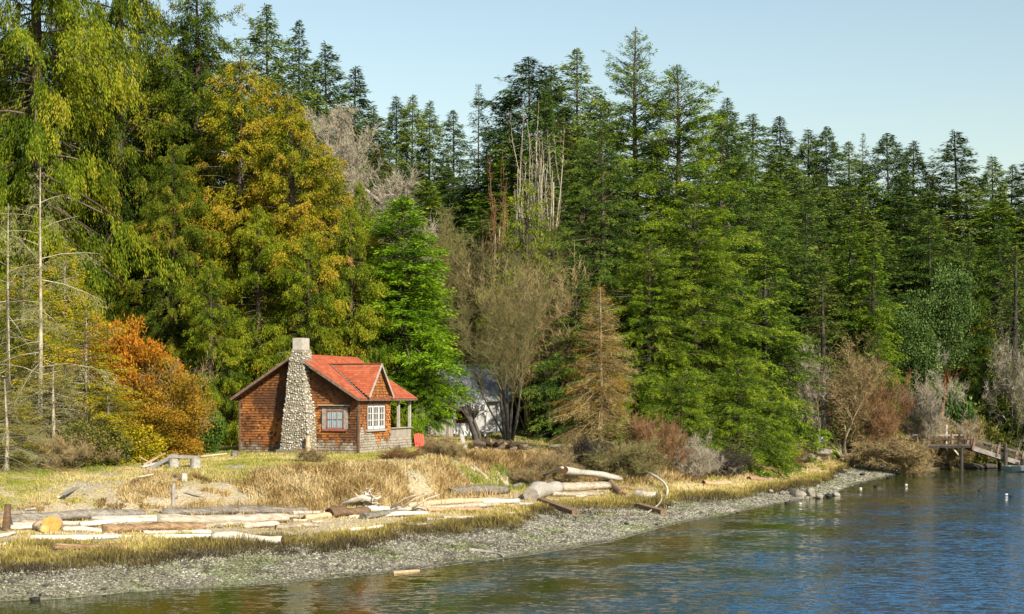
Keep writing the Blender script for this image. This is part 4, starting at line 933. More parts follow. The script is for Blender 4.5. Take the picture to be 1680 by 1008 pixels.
# solid walls
gable = [LP(0, 0, -.15), LP(GW, 0, -.15), LP(GW, 0, EH), LP(GW / 2, 0, EH + RISE), LP(0, 0, EH)]
mb = MB(); mb.prism(gable, -Vd, .14, 1)
def gint(t):
    z = t - .12
    if z <= EH: return (0, GW)
    d = (z - EH) / SL; return (d, GW - d)
WH = (.50, 2.02, 1.22, 2.52)     # gable window hole: u0,u1,z0,z1
CH = (2.35, 4.25, 0, 9)
shingles(mb, LP(0, 0, -.12), U, ZV, -Vd, 40, gint, [(WH[0], WH[1], WH[2] + .12, WH[3] + .1), (2.7, 3.5, 0, 9)], .13, .08, .17, tfun=lambda c, t: wallt(0)(c, t - .12))
mb.build("gable_wall", [M['shingle'], M['wall_in']], cot)
mb = MB(); SN = -U
mb.prism([LP(0.002, .14, -.15), LP(0.002, HL, -.15), LP(0.002, HL, EH), LP(0.002, .14, EH)], SN, .14, 1)
SW = (.93, 3.32, 1.18, 2.6)
shingles(mb, LP(0, 0, -.12), Vd, ZV, SN, 23, lambda t: (0, HL), [(SW[0], SW[1], SW[2] + .12, SW[3] + .12)], .13, .08, .17, tfun=lambda c, t: wallt(1)(c, t - .12))
mb.build("side_wall", [M['shingle'], M['wall_in']], cot)
mb = MB(); mb.prism([LP(GW, .14, -.15), LP(GW, GL, -.15), LP(GW, GL, EH), LP(GW, .14, EH)], U, .14, 1)
shingles(mb, LP(GW, 0, -.12), Vd, ZV, U, 23, lambda t: (0, GL), [], .13, .08, .17, tfun=lambda c, t: wallt(0)(c, t - .12))
mb.build("side_wall", [M['shingle'], M['wall_in']], cot)
mb = MB(); mb.prism([LP(.14, HL, -.15), LP(GW - .14, HL, -.15), LP(GW - .14, HL, EH), LP(GW / 2, HL, EH + RISE - .1), LP(.14, HL, EH)], Vd, .14, 1)
mb.box(LP(2.2, HL + .02, 1.15), .95, .06, 2.1, Matrix((U, Vd, ZV)).transposed(), 0, .4)
mb.build("porch_back_wall", [M['trim'], M['wall_in']], cot)
mb = MB(); mb.prism([LP(GW - .14, GL, EH), LP(GW / 2, GL, EH + RISE - .1), LP(.14, GL, EH)], Vd, .10, 1)
shingles(mb, LP(0, GL + .0, EH), U, ZV, Vd, 15, lambda t: (t / SL, GW - t / SL), [], .14, .1, .24)
mb.build("rear_gable", [M['shingle'], M['wall_in']], cot)
# corner boards
for (u, v) in ((-.035, -.035), (GW + .03, -.035)):
    mb = MB(); mb.box(LP(u, v, EH / 2 - .06), .09, .09, EH - .1, Matrix((U, Vd, ZV)).transposed(), 0, .4); mb.build("corner_board", M['trim'], cot)
# porch: floor, half walls with upright boards under the cap, posts
mb = MB(); mb.prism([LP(.1, HL + .01, .28), LP(GW - .15, HL + .01, .28), LP(GW - .15, GL - .1, .28), LP(.1, GL - .1, .28)], ZV, .08, 0, .4); mb.build("porch_floor", M['plank_grey'], cot)
mb = MB(); PHT = 1.27
mb.prism([LP(0.002, HL + .002, -.2), LP(0.002, GL, -.2), LP(0.002, GL, PHT), LP(0.002, HL + .002, PHT)], SN, .1, 1)
shingles(mb, LP(0, HL, -.2), Vd, ZV, SN, 7, lambda t: (0, GL - HL), [], .14, .08, .17, tfun=lambda c, t: random.gauss(.10, .05))
s = 0.0
while s < GL - HL - .02:
    w = random.uniform(.07, .15); s1 = min(s + w - .01, GL - HL)
    mb.prism([LP(-.022, HL + s, .78 + random.uniform(-.05, .02)), LP(-.022, HL + s1, .78), LP(-.022, HL + s1, PHT - .02), LP(-.022, HL + s, PHT - .02)], SN, .02, 0, random.gauss(.13, .07)); s += w
mb.box(LP(-.02, (HL + GL) / 2, PHT + .02), .2, GL - HL, .045, Matrix((U, Vd, ZV)).transposed(), 2, .7)
mb.build("porch_half_wall", [M['shingle'], M['wall_in'], M['trim_grey']], cot)
mb = MB(); mb.prism([LP(.12, GL, -.2), LP(GW, GL, -.2), LP(GW, GL, PHT), LP(.12, GL, PHT)], Vd, .1, 1)
shingles(mb, LP(.1, GL, -.2), U, ZV, Vd, 10, lambda t: (0, GW - .1), [], .14, .08, .17, tfun=lambda c, t: random.gauss(.12, .05))
mb.build("porch_half_wall", [M['shingle'], M['wall_in']], cot)
for v in (5.35, GL - .07):
    mb = MB(); mb.box(LP(.05, v, (PHT + EH) / 2 + .02), .13, .13, EH - PHT - .05, Matrix((U, Vd, ZV)).transposed(), 0, .8); mb.build("porch_post", M['trim_grey'], cot)
mb = MB(); mb.box(LP(GW / 2, GL - .07, (PHT + EH) / 2 + .02), .13, .13, EH - PHT, Matrix((U, Vd, ZV)).transposed(), 0, .8); mb.build("porch_post", M['trim_grey'], cot)
mb = MB(); mb.box(LP(.05, (HL + GL) / 2, EH - .03), .12, GL - HL, .14, Matrix((U, Vd, ZV)).transposed(), 0, .3); mb.build("porch_beam", M['trim'], cot)
mb = MB(); mb.box(LP(GW / 2, GL - .05, EH - .03), GW - .2, .11, .14, Matrix((U, Vd, ZV)).transposed(), 0, .3); mb.build("porch_beam", M['trim'], cot)
# roof: two slopes with lapped red shingles, overhang .5 on the gables and .3 at the eaves
OG, OE = .58, .3
roof = ob("roof", bpy.data.meshes.new("roof"), None, cot)
sl_len = math.hypot(GW / 2 + OE, (GW / 2 + OE) * SL)
for sgn, nm in ((1, 'front'), (-1, 'rear')):
    e = Vd; c0 = 0 if sgn > 0 else GW
    upv = (U * sgn * 1.0 + ZV * SL).normalized(); nv = (ZV - U * sgn * SL).normalized() if sgn > 0 else (ZV + U * SL).normalized()
    O = LP(c0 - sgn * OE, -OG, EH - OE * SL + .10)
    mb = MB(); Lr = GL + OG + .25
    mb.prism([O, O + e * Lr, O + e * Lr + upv * sl_len, O + upv * sl_len], nv, .07, 1, .4)
    shingles(mb, O + nv * .003, e, upv, nv, int(sl_len / .15) + 1, lambda t: (0, Lr) if t < sl_len else (0, 0), [], .15, .2, .34, .014, 0)
    mb.build("roof_slope", [M['roof'], M['trim']], roof)
    # rake and eave boards
    mb = MB()
    for vv in (-.02, Lr + .005): mb.beam(O + e * vv - nv * .05, O + e * vv - nv * .05 + upv * (sl_len + .01), .035, .13, 0, .6)
    mb.beam(O - nv * .06 - upv * .02, O - nv * .06 - upv * .02 + e * Lr, .03, .09, 0, .5)
    mb.build("fascia", M['trim'], roof)
mb = MB()
top = LP(GW / 2, -OG - .02, EH + RISE + .13)
for sgn in (1, -1):
    nv = (ZV - U * sgn * SL).normalized(); upv = (U * sgn + ZV * SL).normalized()
    mb.prism([top, top + Vd * (Lr + .04), top + Vd * (Lr + .04) - upv * .16, top - upv * .16], nv, .02, 0, .35)
mb.build("ridge_cap", M['roof'], roof)
for v in (1.0, 2.2, 3.4, 4.6, 5.8):
    mb = MB(); mb.beam(LP(.12, v, EH - .02), LP(-.27, v, EH - .27 * SL - .02), .07, .08, 0, .8); mb.build("rafter_tail", M['trim_grey'], roof)
# dormer on the front slope
DV, DWH, DH = 2.0, 1.62, 1.70                   # centre along the eave, half width, height over the eave
dorm = ob("dormer", bpy.data.meshes.new("dormer"), None, cot)
uE = -.20; zE = EH + uE * SL + .13               # front plane of the dormer, on the roof near the eave
uB = uE + DH / SL                                # where the dormer ridge meets the slope
apex = LP(uE - .22, DV, zE + DH); back = LP(uB, DV, zE + DH)
for sg in (1, -1):
    foot = LP(uE - .22, DV + sg * (DWH + .0), zE - .02); foot_b = LP(uE, DV + sg * DWH, zE)
    upv = (apex - foot).normalized(); e = U.copy(); nv = e.cross(upv).normalized()
    if nv.z < 0: nv = -nv
    Ls = (apex - foot).length; run = (uB - uE + .22)
    mb = MB(); mb.prism([foot, apex, back], nv if True else nv, .05, 1, .4)
    shingles(mb, foot + nv * .004, e, upv, nv, int(Ls / .15), lambda t: (0, run * t / Ls), [], .15, .2, .34, .014, 0)
    mb.beam(foot - nv * .04 - e * .01, apex - nv * .04 - e * .01, .03, .12, 2, .7)
    mb.build("dormer_roof", [M['roof'], M['trim'], M['trim_grey']], dorm)
    mb = MB(); mb.beam(LP(uE + .05, DV + sg * DWH, zE + .04), LP(uB, DV, zE + DH + .03), .05, .02, 0, .3); mb.build("valley_flashing", M['plank_grey'], dorm)
mb = MB(); DI = DWH - .12
mb.prism([LP(uE, DV - DI, zE), LP(uE, DV + DI, zE), LP(uE, DV, zE + DH * DI / DWH)], -U, .08, 1)
shingles(mb, LP(uE, DV - DI, zE), Vd, ZV, -U, 12, lambda t: (t / DH * DWH, 2 * DI - t / DH * DWH), [], .14, .08, .17, tfun=lambda c, t: random.gauss(.68, .12))
mb.build("dormer_wall", [M['shingle'], M['wall_in']], dorm)
mb = MB(); mb.beam(apex + ZV * .02, back + ZV * .02, .16, .03, 0, .3); mb.build("ridge_cap", M['roof'], dorm)
# gable window
BM = Matrix((U, Vd, ZV)).transposed()
def gbox(mb, u0, u1, z0, z1, d0, d1, m=0, t=None): mb.box(LP((u0 + u1) / 2, -(d0 + d1) / 2, (z0 + z1) / 2), abs(u1 - u0), abs(d1 - d0), z1 - z0, BM, m, t)
win = MB()
gbox(win, .56, .76, 1.32, 2.40, .0, .07, 0, .3); gbox(win, 1.76, 1.96, 1.32, 2.40, .0, .07, 0, .3)
gbox(win, .76, 1.76, 2.28, 2.40, .0, .05, 0, .2)
w = win.build("window", M['trim_grey'], cot)
mb = MB(); gbox(mb, .44, 2.06, 2.40, 2.50, 0, .13, 0, .2); gbox(mb, .40, 2.10, 2.50, 2.53, 0, .2, 1, .9); mb.build("lintel", [M['trim'], M['trim_grey']], w)
mb = MB(); gbox(mb, .60, 1.94, 1.22, 1.32, 0, .12, 0, .3); mb.build("sill", M['trim_red'], w)
mb = MB()
for a_, b_ in ((.76, .82), (1.70, 1.76)): gbox(mb, a_, b_, 1.38, 2.28, .01, .055, 0, .6)
for a_, b_ in ((1.32, 1.40), (2.22, 2.28)): gbox(mb, .82, 1.70, a_, b_, .01, .052, 0, .6)
for c_ in (1.113, 1.407): gbox(mb, c_ - .016, c_ + .016, 1.40, 2.22, .015, .048, 1, .6)
gbox(mb, .82, 1.70, 1.80, 1.825, .015, .045, 0, .6)
mb.build("sash", [M['trim_red'], M['trim_grey']], w)
mb = MB(); mb.add([LP(.82, -.03, 1.4), LP(1.70, -.03, 1.4), LP(1.70, -.03, 2.22), LP(.82, -.03, 2.22)], [(0, 1, 2, 3)]); mb.build("pane", M['glass'], w)
mb = MB(); n_ = 44
for i in range(n_):
    u0 = .82 + .88 * i / n_; u1 = .82 + .88 * (i + 1) / n_; d0 = .008 + .007 * math.sin(i * 1.1); d1 = .008 + .007 * math.sin((i + 1) * 1.1)
    mb.add([LP(u0, -d0, 1.4), LP(u1, -d1, 1.4), LP(u1, -d1, 2.22), LP(u0, -d0, 2.22)], [(0, 1, 2, 3)], 0, .5)
mb.build("curtain", M['curtain'], w)
# triple side window, white sashes
def sbox(mb, v0, v1, z0, z1, d0, d1, m=0, t=None): mb.box(LP(-(d0 + d1) / 2, (v0 + v1) / 2, (z0 + z1) / 2), abs(d1 - d0), abs(v1 - v0), z1 - z0, BM, m, t)
mb = MB(); sbox(mb, .93, 3.32, 2.52, 2.66, 0, .08, 0, .3); sbox(mb, .93, 1.03, 1.28, 2.52, 0, .06, 0, .3); sbox(mb, 3.22, 3.32, 1.28, 2.52, 0, .06, 0, .3)
sbox(mb, 1.03, 3.22, 1.28, 2.52, .0, .012, 1, .1)  # dark sheet behind the panes stands in for the unlit room
w = mb.build("window", [M['trim'], M['wall_in']], cot)
mb = MB(); sbox(mb, .90, 3.35, 1.18, 1.28, 0, .13, 0, .7); mb.build("sill", M['trim_grey'], w)
for i, v0 in enumerate((1.04, 1.79, 2.54)):
    v1 = v0 + .66; mb = MB()
    if i: sbox(mb, v0 - .08, v0 - .005, 1.28, 2.50, .012, .06, 1, .3)
    sbox(mb, v0, v0 + .055, 1.30, 2.48, .02, .065); sbox(mb, v1 - .055, v1, 1.30, 2.48, .02, .065)
    sbox(mb, v0 + .055, v1 - .055, 1.30, 1.44, .02, .063); sbox(mb, v0 + .055, v1 - .055, 2.41, 2.48, .02, .063)
    sbox(mb, (v0 + v1) / 2 - .018, (v0 + v1) / 2 + .018, 1.44, 2.41, .025, .060)
    for z_ in (1.75, 2.09): sbox(mb, v0 + .055, v1 - .055, z_ - .014, z_ + .014, .025, .057)
    sh = mb.build("sash", [M['white'], M['trim_red']], w)
    mb = MB(); mb.add([LP(-.035, v0 + .07, 1.4), LP(-.035, v1 - .07, 1.4), LP(-.035, v1 - .07, 2.45), LP(-.035, v0 + .07, 2.45)], [(0, 1, 2, 3)]); mb.build("pane", M['glass'], w)
# chimney of round beach stones
prof = [(-.2, 2.27, 3.90, 1.0), (.6, 2.29, 3.80, .96), (1.5, 2.32, 3.72, .93), (2.3, 2.38, 3.66, .88), (2.75, 2.52, 3.62, .80), (3.1, 2.62, 3.62, .75), (3.8, 2.68, 3.56, .7), (4.75, 2.72, 3.50, .65), (5.3, 2.76, 3.38, .60)]
def pz(z):
    zs = [p[0] for p in prof]; return [float(np.interp(z, zs, [p[i] for p in prof])) for i in (1, 2, 3)]
ring = []
for z, a_, b_, d_ in prof: ring.append([LP(a_, -d_, z), LP(b_, -d_, z), LP(b_, .40, z), LP(a_, .40, z)])
mb = MB(); mb.add([p for r_i in ring for p in r_i], [(4 * i + j, 4 * i + (j + 1) % 4, 4 * i + 4 + (j + 1) % 4, 4 * i + 4 + j) for i in range(len(ring) - 1) for j in range(4)] + [tuple(4 * (len(ring) - 1) + j for j in range(4))], 0, .5)
chim = mb.build("chimney", M['mortar'], cot)
pts, sz, tt = [], [], []
z = .32
while z < 5.22:
    a_, b_, d_ = pz(z); st = .115 * random.uniform(.8, 1.2)
    for (p, q) in (((a_, -d_), (b_, -d_)), ((a_, -d_), (a_, .38 if z > 4.6 else 0)), ((b_, -d_), (b_, .38 if z > 4.6 else 0))):
        Ln = math.hypot(q[0] - p[0], q[1] - p[1]); s = random.uniform(0, .08)
        while s < Ln:
            f_ = s / Ln; uu = p[0] + (q[0] - p[0]) * f_; vv = p[1] + (q[1] - p[1]) * f_
            pts.append(LP(uu, vv, z + random.uniform(-.05, .05))); sz.append(random.uniform(.035, .085)); tt.append(random.random()); s += random.uniform(.10, .155)
    z += st
k = N("beach_stones"); c = k.ramp(k.math('ADD', k.math('MULTIPLY', k.attr("tint"), .8), k.math('MULTIPLY', k.noise(k.coord(), 9, 4), .3), True), [(0.1, (.14, .115, .08)), (.3, (.28, .23, .14)), (.5, (.35, .33, .28)), (.75, (.48, .45, .39)), (1, (.66, .63, .56))])
k.done(k.pr(c, .8, None, .25)); M['stones'] = k.m
me = stones("stones", np.array([p[:] for p in pts]), np.array(sz), np.array(tt), .85, 1, 33); me.polygons.foreach_set("use_smooth", [True] * len(me.polygons))
ob("stonework", me, M['stones'], chim)
mb = MB(); cu, cv = 3.10, -.10
mb.box(LP(cu, cv, 5.60), .54, .80, .60, BM, 0, .6); mb.box(LP(cu, cv, 5.29), .62, .88, .07, BM, 0, .4)
mb.build("chimney_cap", M['concrete'], chim)
mb = MB(); mb.box(LP(2.66, -.45, EH + RISE - .36), .62, .5, .04, BM @ Matrix.Rotation(-.5, 3, 'Y'), 0, .2); mb.build("flashing", M['plank_grey'], chim)
mb = MB(); mb.prism([LP(2.22, -1.08, -.2), LP(4.02, -1.08, -.2), LP(4.02, -1.08, .30), LP(2.22, -1.08, .30)], -Vd, 1.0, 0, .3); mb.build("footing", M['mortar'], chim)
# pale post at the chimney's foot
mb = MB(); mb.tube([LP(2.2, -1.2, -.45), LP(2.2, -1.2, .3), LP(2.19, -1.2, 1.0)], [.15, .12, .10], 8, jit=.1, t=.8)
o = mb.build("wooden_post", M['drift_tan'], None); o.location = cot.location
tag(o, "short pale wooden post at the right foot of the stone chimney", "post")
random.seed(106)
# ---------------------------------------------------------------- driftwood logs
def log(px0, py0, px1, py1, dpx, mat, label, end=None, name="driftwood_log", cat="log", group=None, bend=0., sides=12, sq=.85, taper=.85, z=1.0, lift=.34, jit=.16, rot=0, flat=False, rise=(0, 0), tint=None):
    """log lying on the ground between two photo points (its centre line); dpx = thickness in photo pixels"""
    a = on_ground(px0, py0 + dpx * .4, z); b = on_ground(px1, py1 + dpx * .4, z)
    ym = (a[1] + b[1]) / 2; r = dpx * (1.36 if dpx < 16 else 1.15) / F * ym / 2
    a[2] += r * lift * 2 + rise[0]; b[2] += r * lift * 2 + rise[1]
    c = (a + b) / 2; n = 17; P = []; rad = []
    d = b - a; perp = np.array([-d[1], d[0], 0]); perp /= np.linalg.norm(perp) + 1e-9
    ph = random.uniform(0, 6)
    for i in range(n):
        t = i / (n - 1); p = a + d * t + perp * (bend * math.sin(math.pi * t) + .25 * r * math.sin(t * 5 + ph)) + np.array([0, 0, .12 * r * math.sin(t * 7 + ph)])
        P.append(p - c); rad.append(r * (1 - (1 - taper) * t) * (1 + .10 * math.sin(t * 9 + ph * 2) + random.uniform(-.06, .06) * (dpx < 20)))
    rad[0] *= .93; rad[-1] *= .88
    mb = MB()
    if flat: mb.beam(P[0], P[-1], r * 2.2, r * 1.4, 0, random.random())
    else: mb.tube(P, rad, sides, 0, 1, jit, random.random() if tint is None else tint, sq)
    mats = [M[mat], M[end or mat]]
    o = mb.build(name, mats, None, not flat); o.location = c
    # flat ends stay flat
    if not flat:
        for p in o.data.polygons:
            if p.material_index == 1: p.use_smooth = False
    tag(o, label, cat, group); return o
D = 'drift'; DG = 'drift_grey'; DT = 'drift_tan'; DB = 'drift_brown'
log(16, 853, 237, 842, 14, DG, "long silvery log at the back left, pointing at the rotten stump gap", 'cut_grey')
log(266, 842, 506, 838, 13, DG, "long straight grey log at the foot of the bank, ends by the brown log", 'cut_grey')
log(130, 861, 300, 851, 8, D, "cream split log lying below the long silvery one")
log(258, 855, 474, 852, 15, D, "thick bleached log below the long straight grey log", 'cut_dark')
log(167, 869, 338, 865, 13, DT, "orange brown log lying among the bleached ones", 'cut_gold')
log(50, 884, 350, 882, 9, D, "very long thin pale log in front of the orange brown one", 'cut_grey')
log(88, 899, 214, 897, 9, DT, "tan pole half sunk in the grass, lowest on the left", 'cut_grey')
log(348, 881, 464, 887, 17, D, "short fat white log with a dark hollow end, on the grass edge", 'cut_dark', taper=.8)
log(400, 863, 458, 861, 9, D, "small bleached chunk below the thick bleached log")
log(540, 843, 602, 840, 15, DB, "reddish brown log beside the root wad", 'cut_dark')
log(575, 838, 668, 835, 9, D, "pale log leaning on the reddish brown one")
log(594, 848, 666, 841, 10, DG, "grey white split log in front of the root wad")
log(666, 830, 815, 820, 9, DT, "long tan log below the dark hollow log")
log(650, 838, 808, 829, 8, D, "long thin pale log parallel to the tan one")
log(735, 808, 832, 803, 17, DG, "big grey log with a rotten hollow left end", 'cut_dark')
log(868, 811, 912, 799, 26, DG, "huge log seen end on, its round grey sawn face towards the water", 'cut_grey', sq=.95, sides=18, jit=.08, tint=.75)
log(884, 820, 943, 842, 8, DB, "dark brown squared beam sliding from the huge log onto the gravel", flat=True)
log(897, 800, 1000, 799, 13, D, "long white log right of the huge sawn one", 'cut_grey')
log(925, 782, 1019, 789, 10, DG, "grey log with a dark end lying on top of the white one", 'cut_dark', rise=(.3, .1))
log(873, 790, 924, 778, 5, D, "thin bleached stick propped on the bank above the huge log", name="driftwood_branch", rise=(.1, .3))
log(998, 787, 1020, 812, 9, DB, "short dark broken piece at the right end of the white log", 'cut_dark')
log(1042, 813, 1076, 817, 14, D, "stubby pale block of log on the yellow grass", 'cut_grey', taper=.95)
log(1060, 790, 1092, 820, 4, D, "curved white branch arching beside the stubby block", name="driftwood_branch", bend=.5, jit=.15, taper=.5, rise=(.5, 0))
log(1046, 830, 1090, 842, 8, DB, "brown squared beam lying at the gravel edge right of the stubby block", flat=True)
log(1062, 842, 1080, 822, 2.4, D, "thin curved pale stick leaning over the brown beam", name="driftwood_branch", bend=-.35, taper=.5, rise=(0, .5))
log(1121, 796, 1152, 796, 4, D, "thin white pole at the back of the yellow grass")
log(1155, 794, 1198, 794, 8, DT, "tan log with a round dark end at the back of the yellow grass", 'cut_dark')
log(982, 841, 1040, 843, 3, DB, "long thin dark stick on the gravel", name="driftwood_branch", taper=.5)
log(768, 903, 826, 914, 5, DG, "grey bent branch stranded on the gravel near the water", name="driftwood_branch", bend=.4, taper=.45)
log(645, 940, 687, 937, 4, DT, "orange board lying at the water's edge", name="board", cat="board", flat=True, z=.1)
log(727, 851, 779, 850, 6, D, "small white log alone on the olive grass")
log(667, 862, 706, 860, 4, D, "small flat pale driftwood piece on the olive grass", name="driftwood_piece")
log(573, 872, 627, 864, 6, D, "pale plank like driftwood with an orange tip on the grass", name="driftwood_piece")
log(597, 874, 607, 884, 5, DT, "short orange stub at the end of a pale plank", name="driftwood_piece")
log(0, 880, 24, 875, 6, D, "thin pale log end cut by the left edge of the photograph")
log(0, 896, 12, 893, 6, D, "small white log piece in the grass at the left edge", name="driftwood_piece")
log(18, 866, 60, 866, 7, D, "pale slat under the round golden stump", name="driftwood_piece")
log(38, 858, 66, 862, 9, DT, "small reddish stump half behind the round golden one", 'cut_gold', name="driftwood_piece")
log(105, 868, 170, 872, 8, D, "bleached broken wood between the golden stump and the orange log", name="driftwood_piece")
log(1228, 786, 1264, 788, 8, DB, "dark rotten log under the lime green fir", 'cut_dark')
log(700, 853, 742, 851, 4, DG, "thin grey stick on the grass below the tan log", name="driftwood_branch")
log(850, 828, 872, 827, 5, DG, "short grey piece beside the huge sawn log", name="driftwood_piece")
log(415, 850, 530, 846, 7, D, "narrow pale log wedged between the thick bleached log and the brown one")
log(480, 845, 560, 838, 7, D, "pale broken log pointing into the root wad")
for px, py, lab in [(300, 874, 'bleached chip of wood left of the fat white log'), (245, 878, 'bleached chip of wood below the orange brown log'), (520, 857, 'bleached chip right of the small chunk'), (835, 843, 'bleached chip in the olive grass below the huge log'), (953, 815, 'bleached chip between the squared beam and the dark broken piece')]:
    log(px - 9, py, px + 9, py - 1, 4, D, lab, name="driftwood_piece", group="chips of driftwood")
for (px0, py0, px1, py1, d, m, lab) in [
 (0, 846, 60, 842, 9, DG, "grey log end entering from the left edge above the golden stump"),
 (20, 862, 140, 859, 9, D, "pale log just behind the golden stump"),
 (235, 876, 345, 874, 8, D, "slim pale log tucked behind the fat white one"),
 (150, 852, 262, 850, 9, DG, "split grey log in the gap between the two long silvery ones"),
 (330, 864, 402, 859, 8, D, "short bleached log above the orange brown one's right end"),
 (452, 866, 522, 862, 8, D, "bleached log right of the small chunk"),
 (500, 850, 548, 846, 9, DT, "tan log butting against the reddish brown one"),
 (620, 846, 700, 842, 7, D, "pale thin log below the grey white split one"),
 (700, 838, 790, 836, 7, DT, "thin tan log below the long pale pair"),
 (790, 826, 850, 822, 8, D, "pale log running up to the huge sawn log"),
 (905, 812, 990, 811, 7, D, "thin bleached log in front of the long white one"),
 (840, 800, 905, 790, 8, DG, "grey log leaning up the bank behind the huge sawn log"),
 (1010, 800, 1058, 806, 7, DT, "tan log behind the stubby pale block"),
 (150, 888, 230, 887, 6, DG, "grey stick below the orange brown log")]: log(px0, py0, px1, py1, d, m, lab)
rs = random.Random(77)
for i in range(60):
    t = rs.random(); px = -10 + 860 * t; py = np.interp(px, [0, 250, 500, 850], [862, 862, 852, 818]) + rs.gauss(0, 9); a = rs.gauss(0, .35); L = rs.uniform(5, 16)
    log(px - L * math.cos(a), py - L * .35 * math.sin(a), px + L * math.cos(a), py + L * .35 * math.sin(a), rs.uniform(2.5, 5), rs.choice([D, D, DG, DT]), "small broken piece of bleached driftwood strewn between the logs", name="driftwood_piece", group="broken driftwood between the logs", sides=7)
# round golden stump with its sawn face towards us
p = on_ground(84, 872, 1.0); o = empty("log_round", "round golden sawn log section facing the water, at the left end of the logs", "log", p, R(12))
mb = MB(); s_ = p[1] / F; mb.tube([(0, 0, 11 * s_), (.05, .45, 11 * s_)], [16 * s_, 15 * s_], 20, 0, 1, .05, .6, .85); mb.build("bark", [M['drift_tan'], M['cut_gold']], o)
log(60, 864, 76, 870, 12, DT, "golden lump of wood against the round sawn section", 'cut_gold', name="driftwood_piece")
# root wad
def rootwad():
    p = on_ground(600, 838, 1.0); o = empty("root_wad", "tangled cream coloured root wad standing up behind the logs", "root wad", p)
    mb = MB(); s_ = p[1] / F; r = random.Random(4)
    mb.tube([(-1.0, .3, .25), (-.5, .25, .38), (-.1, .1, .50), (.2, 0, .45)], [.08, .13, .17, .12], 9, jit=.4, t=.5)
    for i in range(26):
        a = r.uniform(0, 6.28); q = Vector((r.uniform(-.1, .3), .1, r.uniform(.3, .55)))
        d = Vector((math.cos(a), r.uniform(-.6, .4), math.sin(a) * .7 + .15)); pts = [q]
        for j in range(4): d = (d + Vector((r.gauss(0, .45), r.gauss(0, .45), r.gauss(0, .35)))).normalized(); q = q + d * r.uniform(.08, .2); q.z = max(q.z, .03); pts.append(q.copy())
        w_ = r.uniform(.03, .075); mb.tube(pts, [w_, w_ * .85, w_ * .65, w_ * .45, w_ * .2], 6, jit=.4)
    for dx in (.9, 1.3, 1.8): mb.tube([(dx, .2, .05), (dx + .6, .25, .45), (dx + 1.1, .2, .62)], [.05, .04, .02], 6, jit=.2)
    mb.build("roots", M['drift'], o, True)
rootwad()
# red brown stake at the left edge
p = on_ground(10, 872, 1.0); mb = MB(); mb.tube([(0, 0, -.1), (.02, 0, .5), (.05, 0, .92)], [.13, .12, .10], 7, jit=.2, t=.3)
o = mb.build("stake", [M['drift_brown']], None); o.location = p; tag(o, "weathered red brown stake standing at the left edge of the beach", "stake")

# ---------------------------------------------------------------- things on the lawn
def on_lawn(px, py): return on_ground(px, py, 2.3)
def slab_bench():
    p = on_lawn(305, 769); o = empty("log_bench", "grey slab bench resting on two round log stumps on the lawn", "bench", p, R(8))
    mb = MB(); mb.box((-.05, 0, .50), 1.25, .38, .13, Matrix.Rotation(.05, 3, 'Y'), 0, .6); mb.build("seat", M['plank_grey'], o)
    for x in (-.5, .4):
        mb = MB(); mb.tube([(x, 0, -.1), (x, 0, .2), (x, 0, .43)], [.23, .22, .22], 14, 0, 0, .05, .8); mb.build("leg", M['drift_grey'], o)
slab_bench()
def plank(px0, py0, px1, py1, w, label, mat='plank_grey', rise=(0, 0), name="plank", group=None, th=.05):
    a = on_lawn(px0, py0); b = on_lawn(px1, py1); a[2] += .05 + rise[0]; b[2] += .05 + rise[1]; c = (a + b) / 2
    mb = MB(); mb.beam(a - c, b - c, w, th, 0, random.uniform(.5, 1)); o = mb.build(name, M[mat], None); o.location = c; tag(o, label, name.replace('_', ' '), group); return o
G = "loose planks on the lawn"
plank(245, 772, 287, 760, .25, "upper grey plank of the pair sloping towards the slab bench", rise=(.0, .35), group=G)
plank(232, 770, 268, 765, .18, "lower pale plank in the pile left of the slab bench", 'drift', rise=(.05, .15), group=G)
plank(238, 768, 270, 758, .12, "thin plank at the back of the pile left of the slab bench", 'drift_tan', rise=(.1, .35), group=G)
plank(229, 762, 248, 766, .10, "short tan plank sticking out of the pile to the left", 'drift_tan', rise=(.25, .1), group=G)
plank(195, 791, 252, 780, .10, "long thin pale pole lying on the lawn slope", 'drift', group=G)
plank(226, 800, 275, 802, .16, "grey log like board on the slope below the bench", 'plank_grey', group=G, th=.14)
plank(102, 816, 150, 796, .22, "grey plank leaning down the left slope", rise=(.05, .15), group=G)
plank(96, 818, 122, 808, .16, "short pale board beside the leaning grey plank", 'drift', group=G)
plank(328, 754, 372, 751, .10, "thin pale rail lying between the bench and the cottage", 'drift', rise=(.1, .15), group=G)
plank(372, 771, 398, 769, .38, "pale slab block lying on the lawn left of the chimney", 'drift_grey', group=G, th=.2)
plank(304, 822, 328, 826, .2, "dark broken board on the slope above the logs", 'plank_grey', rise=(.25, .2), group=G)
def small_stump(px, py, h, r, label, mat='drift_grey'):
    p = on_lawn(px, py); mb = MB(); mb.tube([(0, 0, -.1), (0, 0, h * .5), (.02, 0, h)], [r, r * .95, r * .9], 10, 0, 0, .12); o = mb.build("stump", M[mat], None); o.location = p; tag(o, label, "stump")
small_stump(284, 826, .75, .07, "tall thin grey post stump on the slope above the logs", "plank_grey")
small_stump(277, 788, .16, .12, "small dark stump on the lawn, left of a pair", 'pile'); small_stump(290, 790, .22, .15, "dark stump on the lawn, right of a pair", 'pile')
small_stump(302, 786, .22, .14, "pale round stump right of the two dark ones", 'drift'); small_stump(385, 752, .35, .18, "low grey stump by the left corner of the cottage")
small_stump(112, 812, .35, .16, "grey stump under the leaning plank at the top of the left slope")
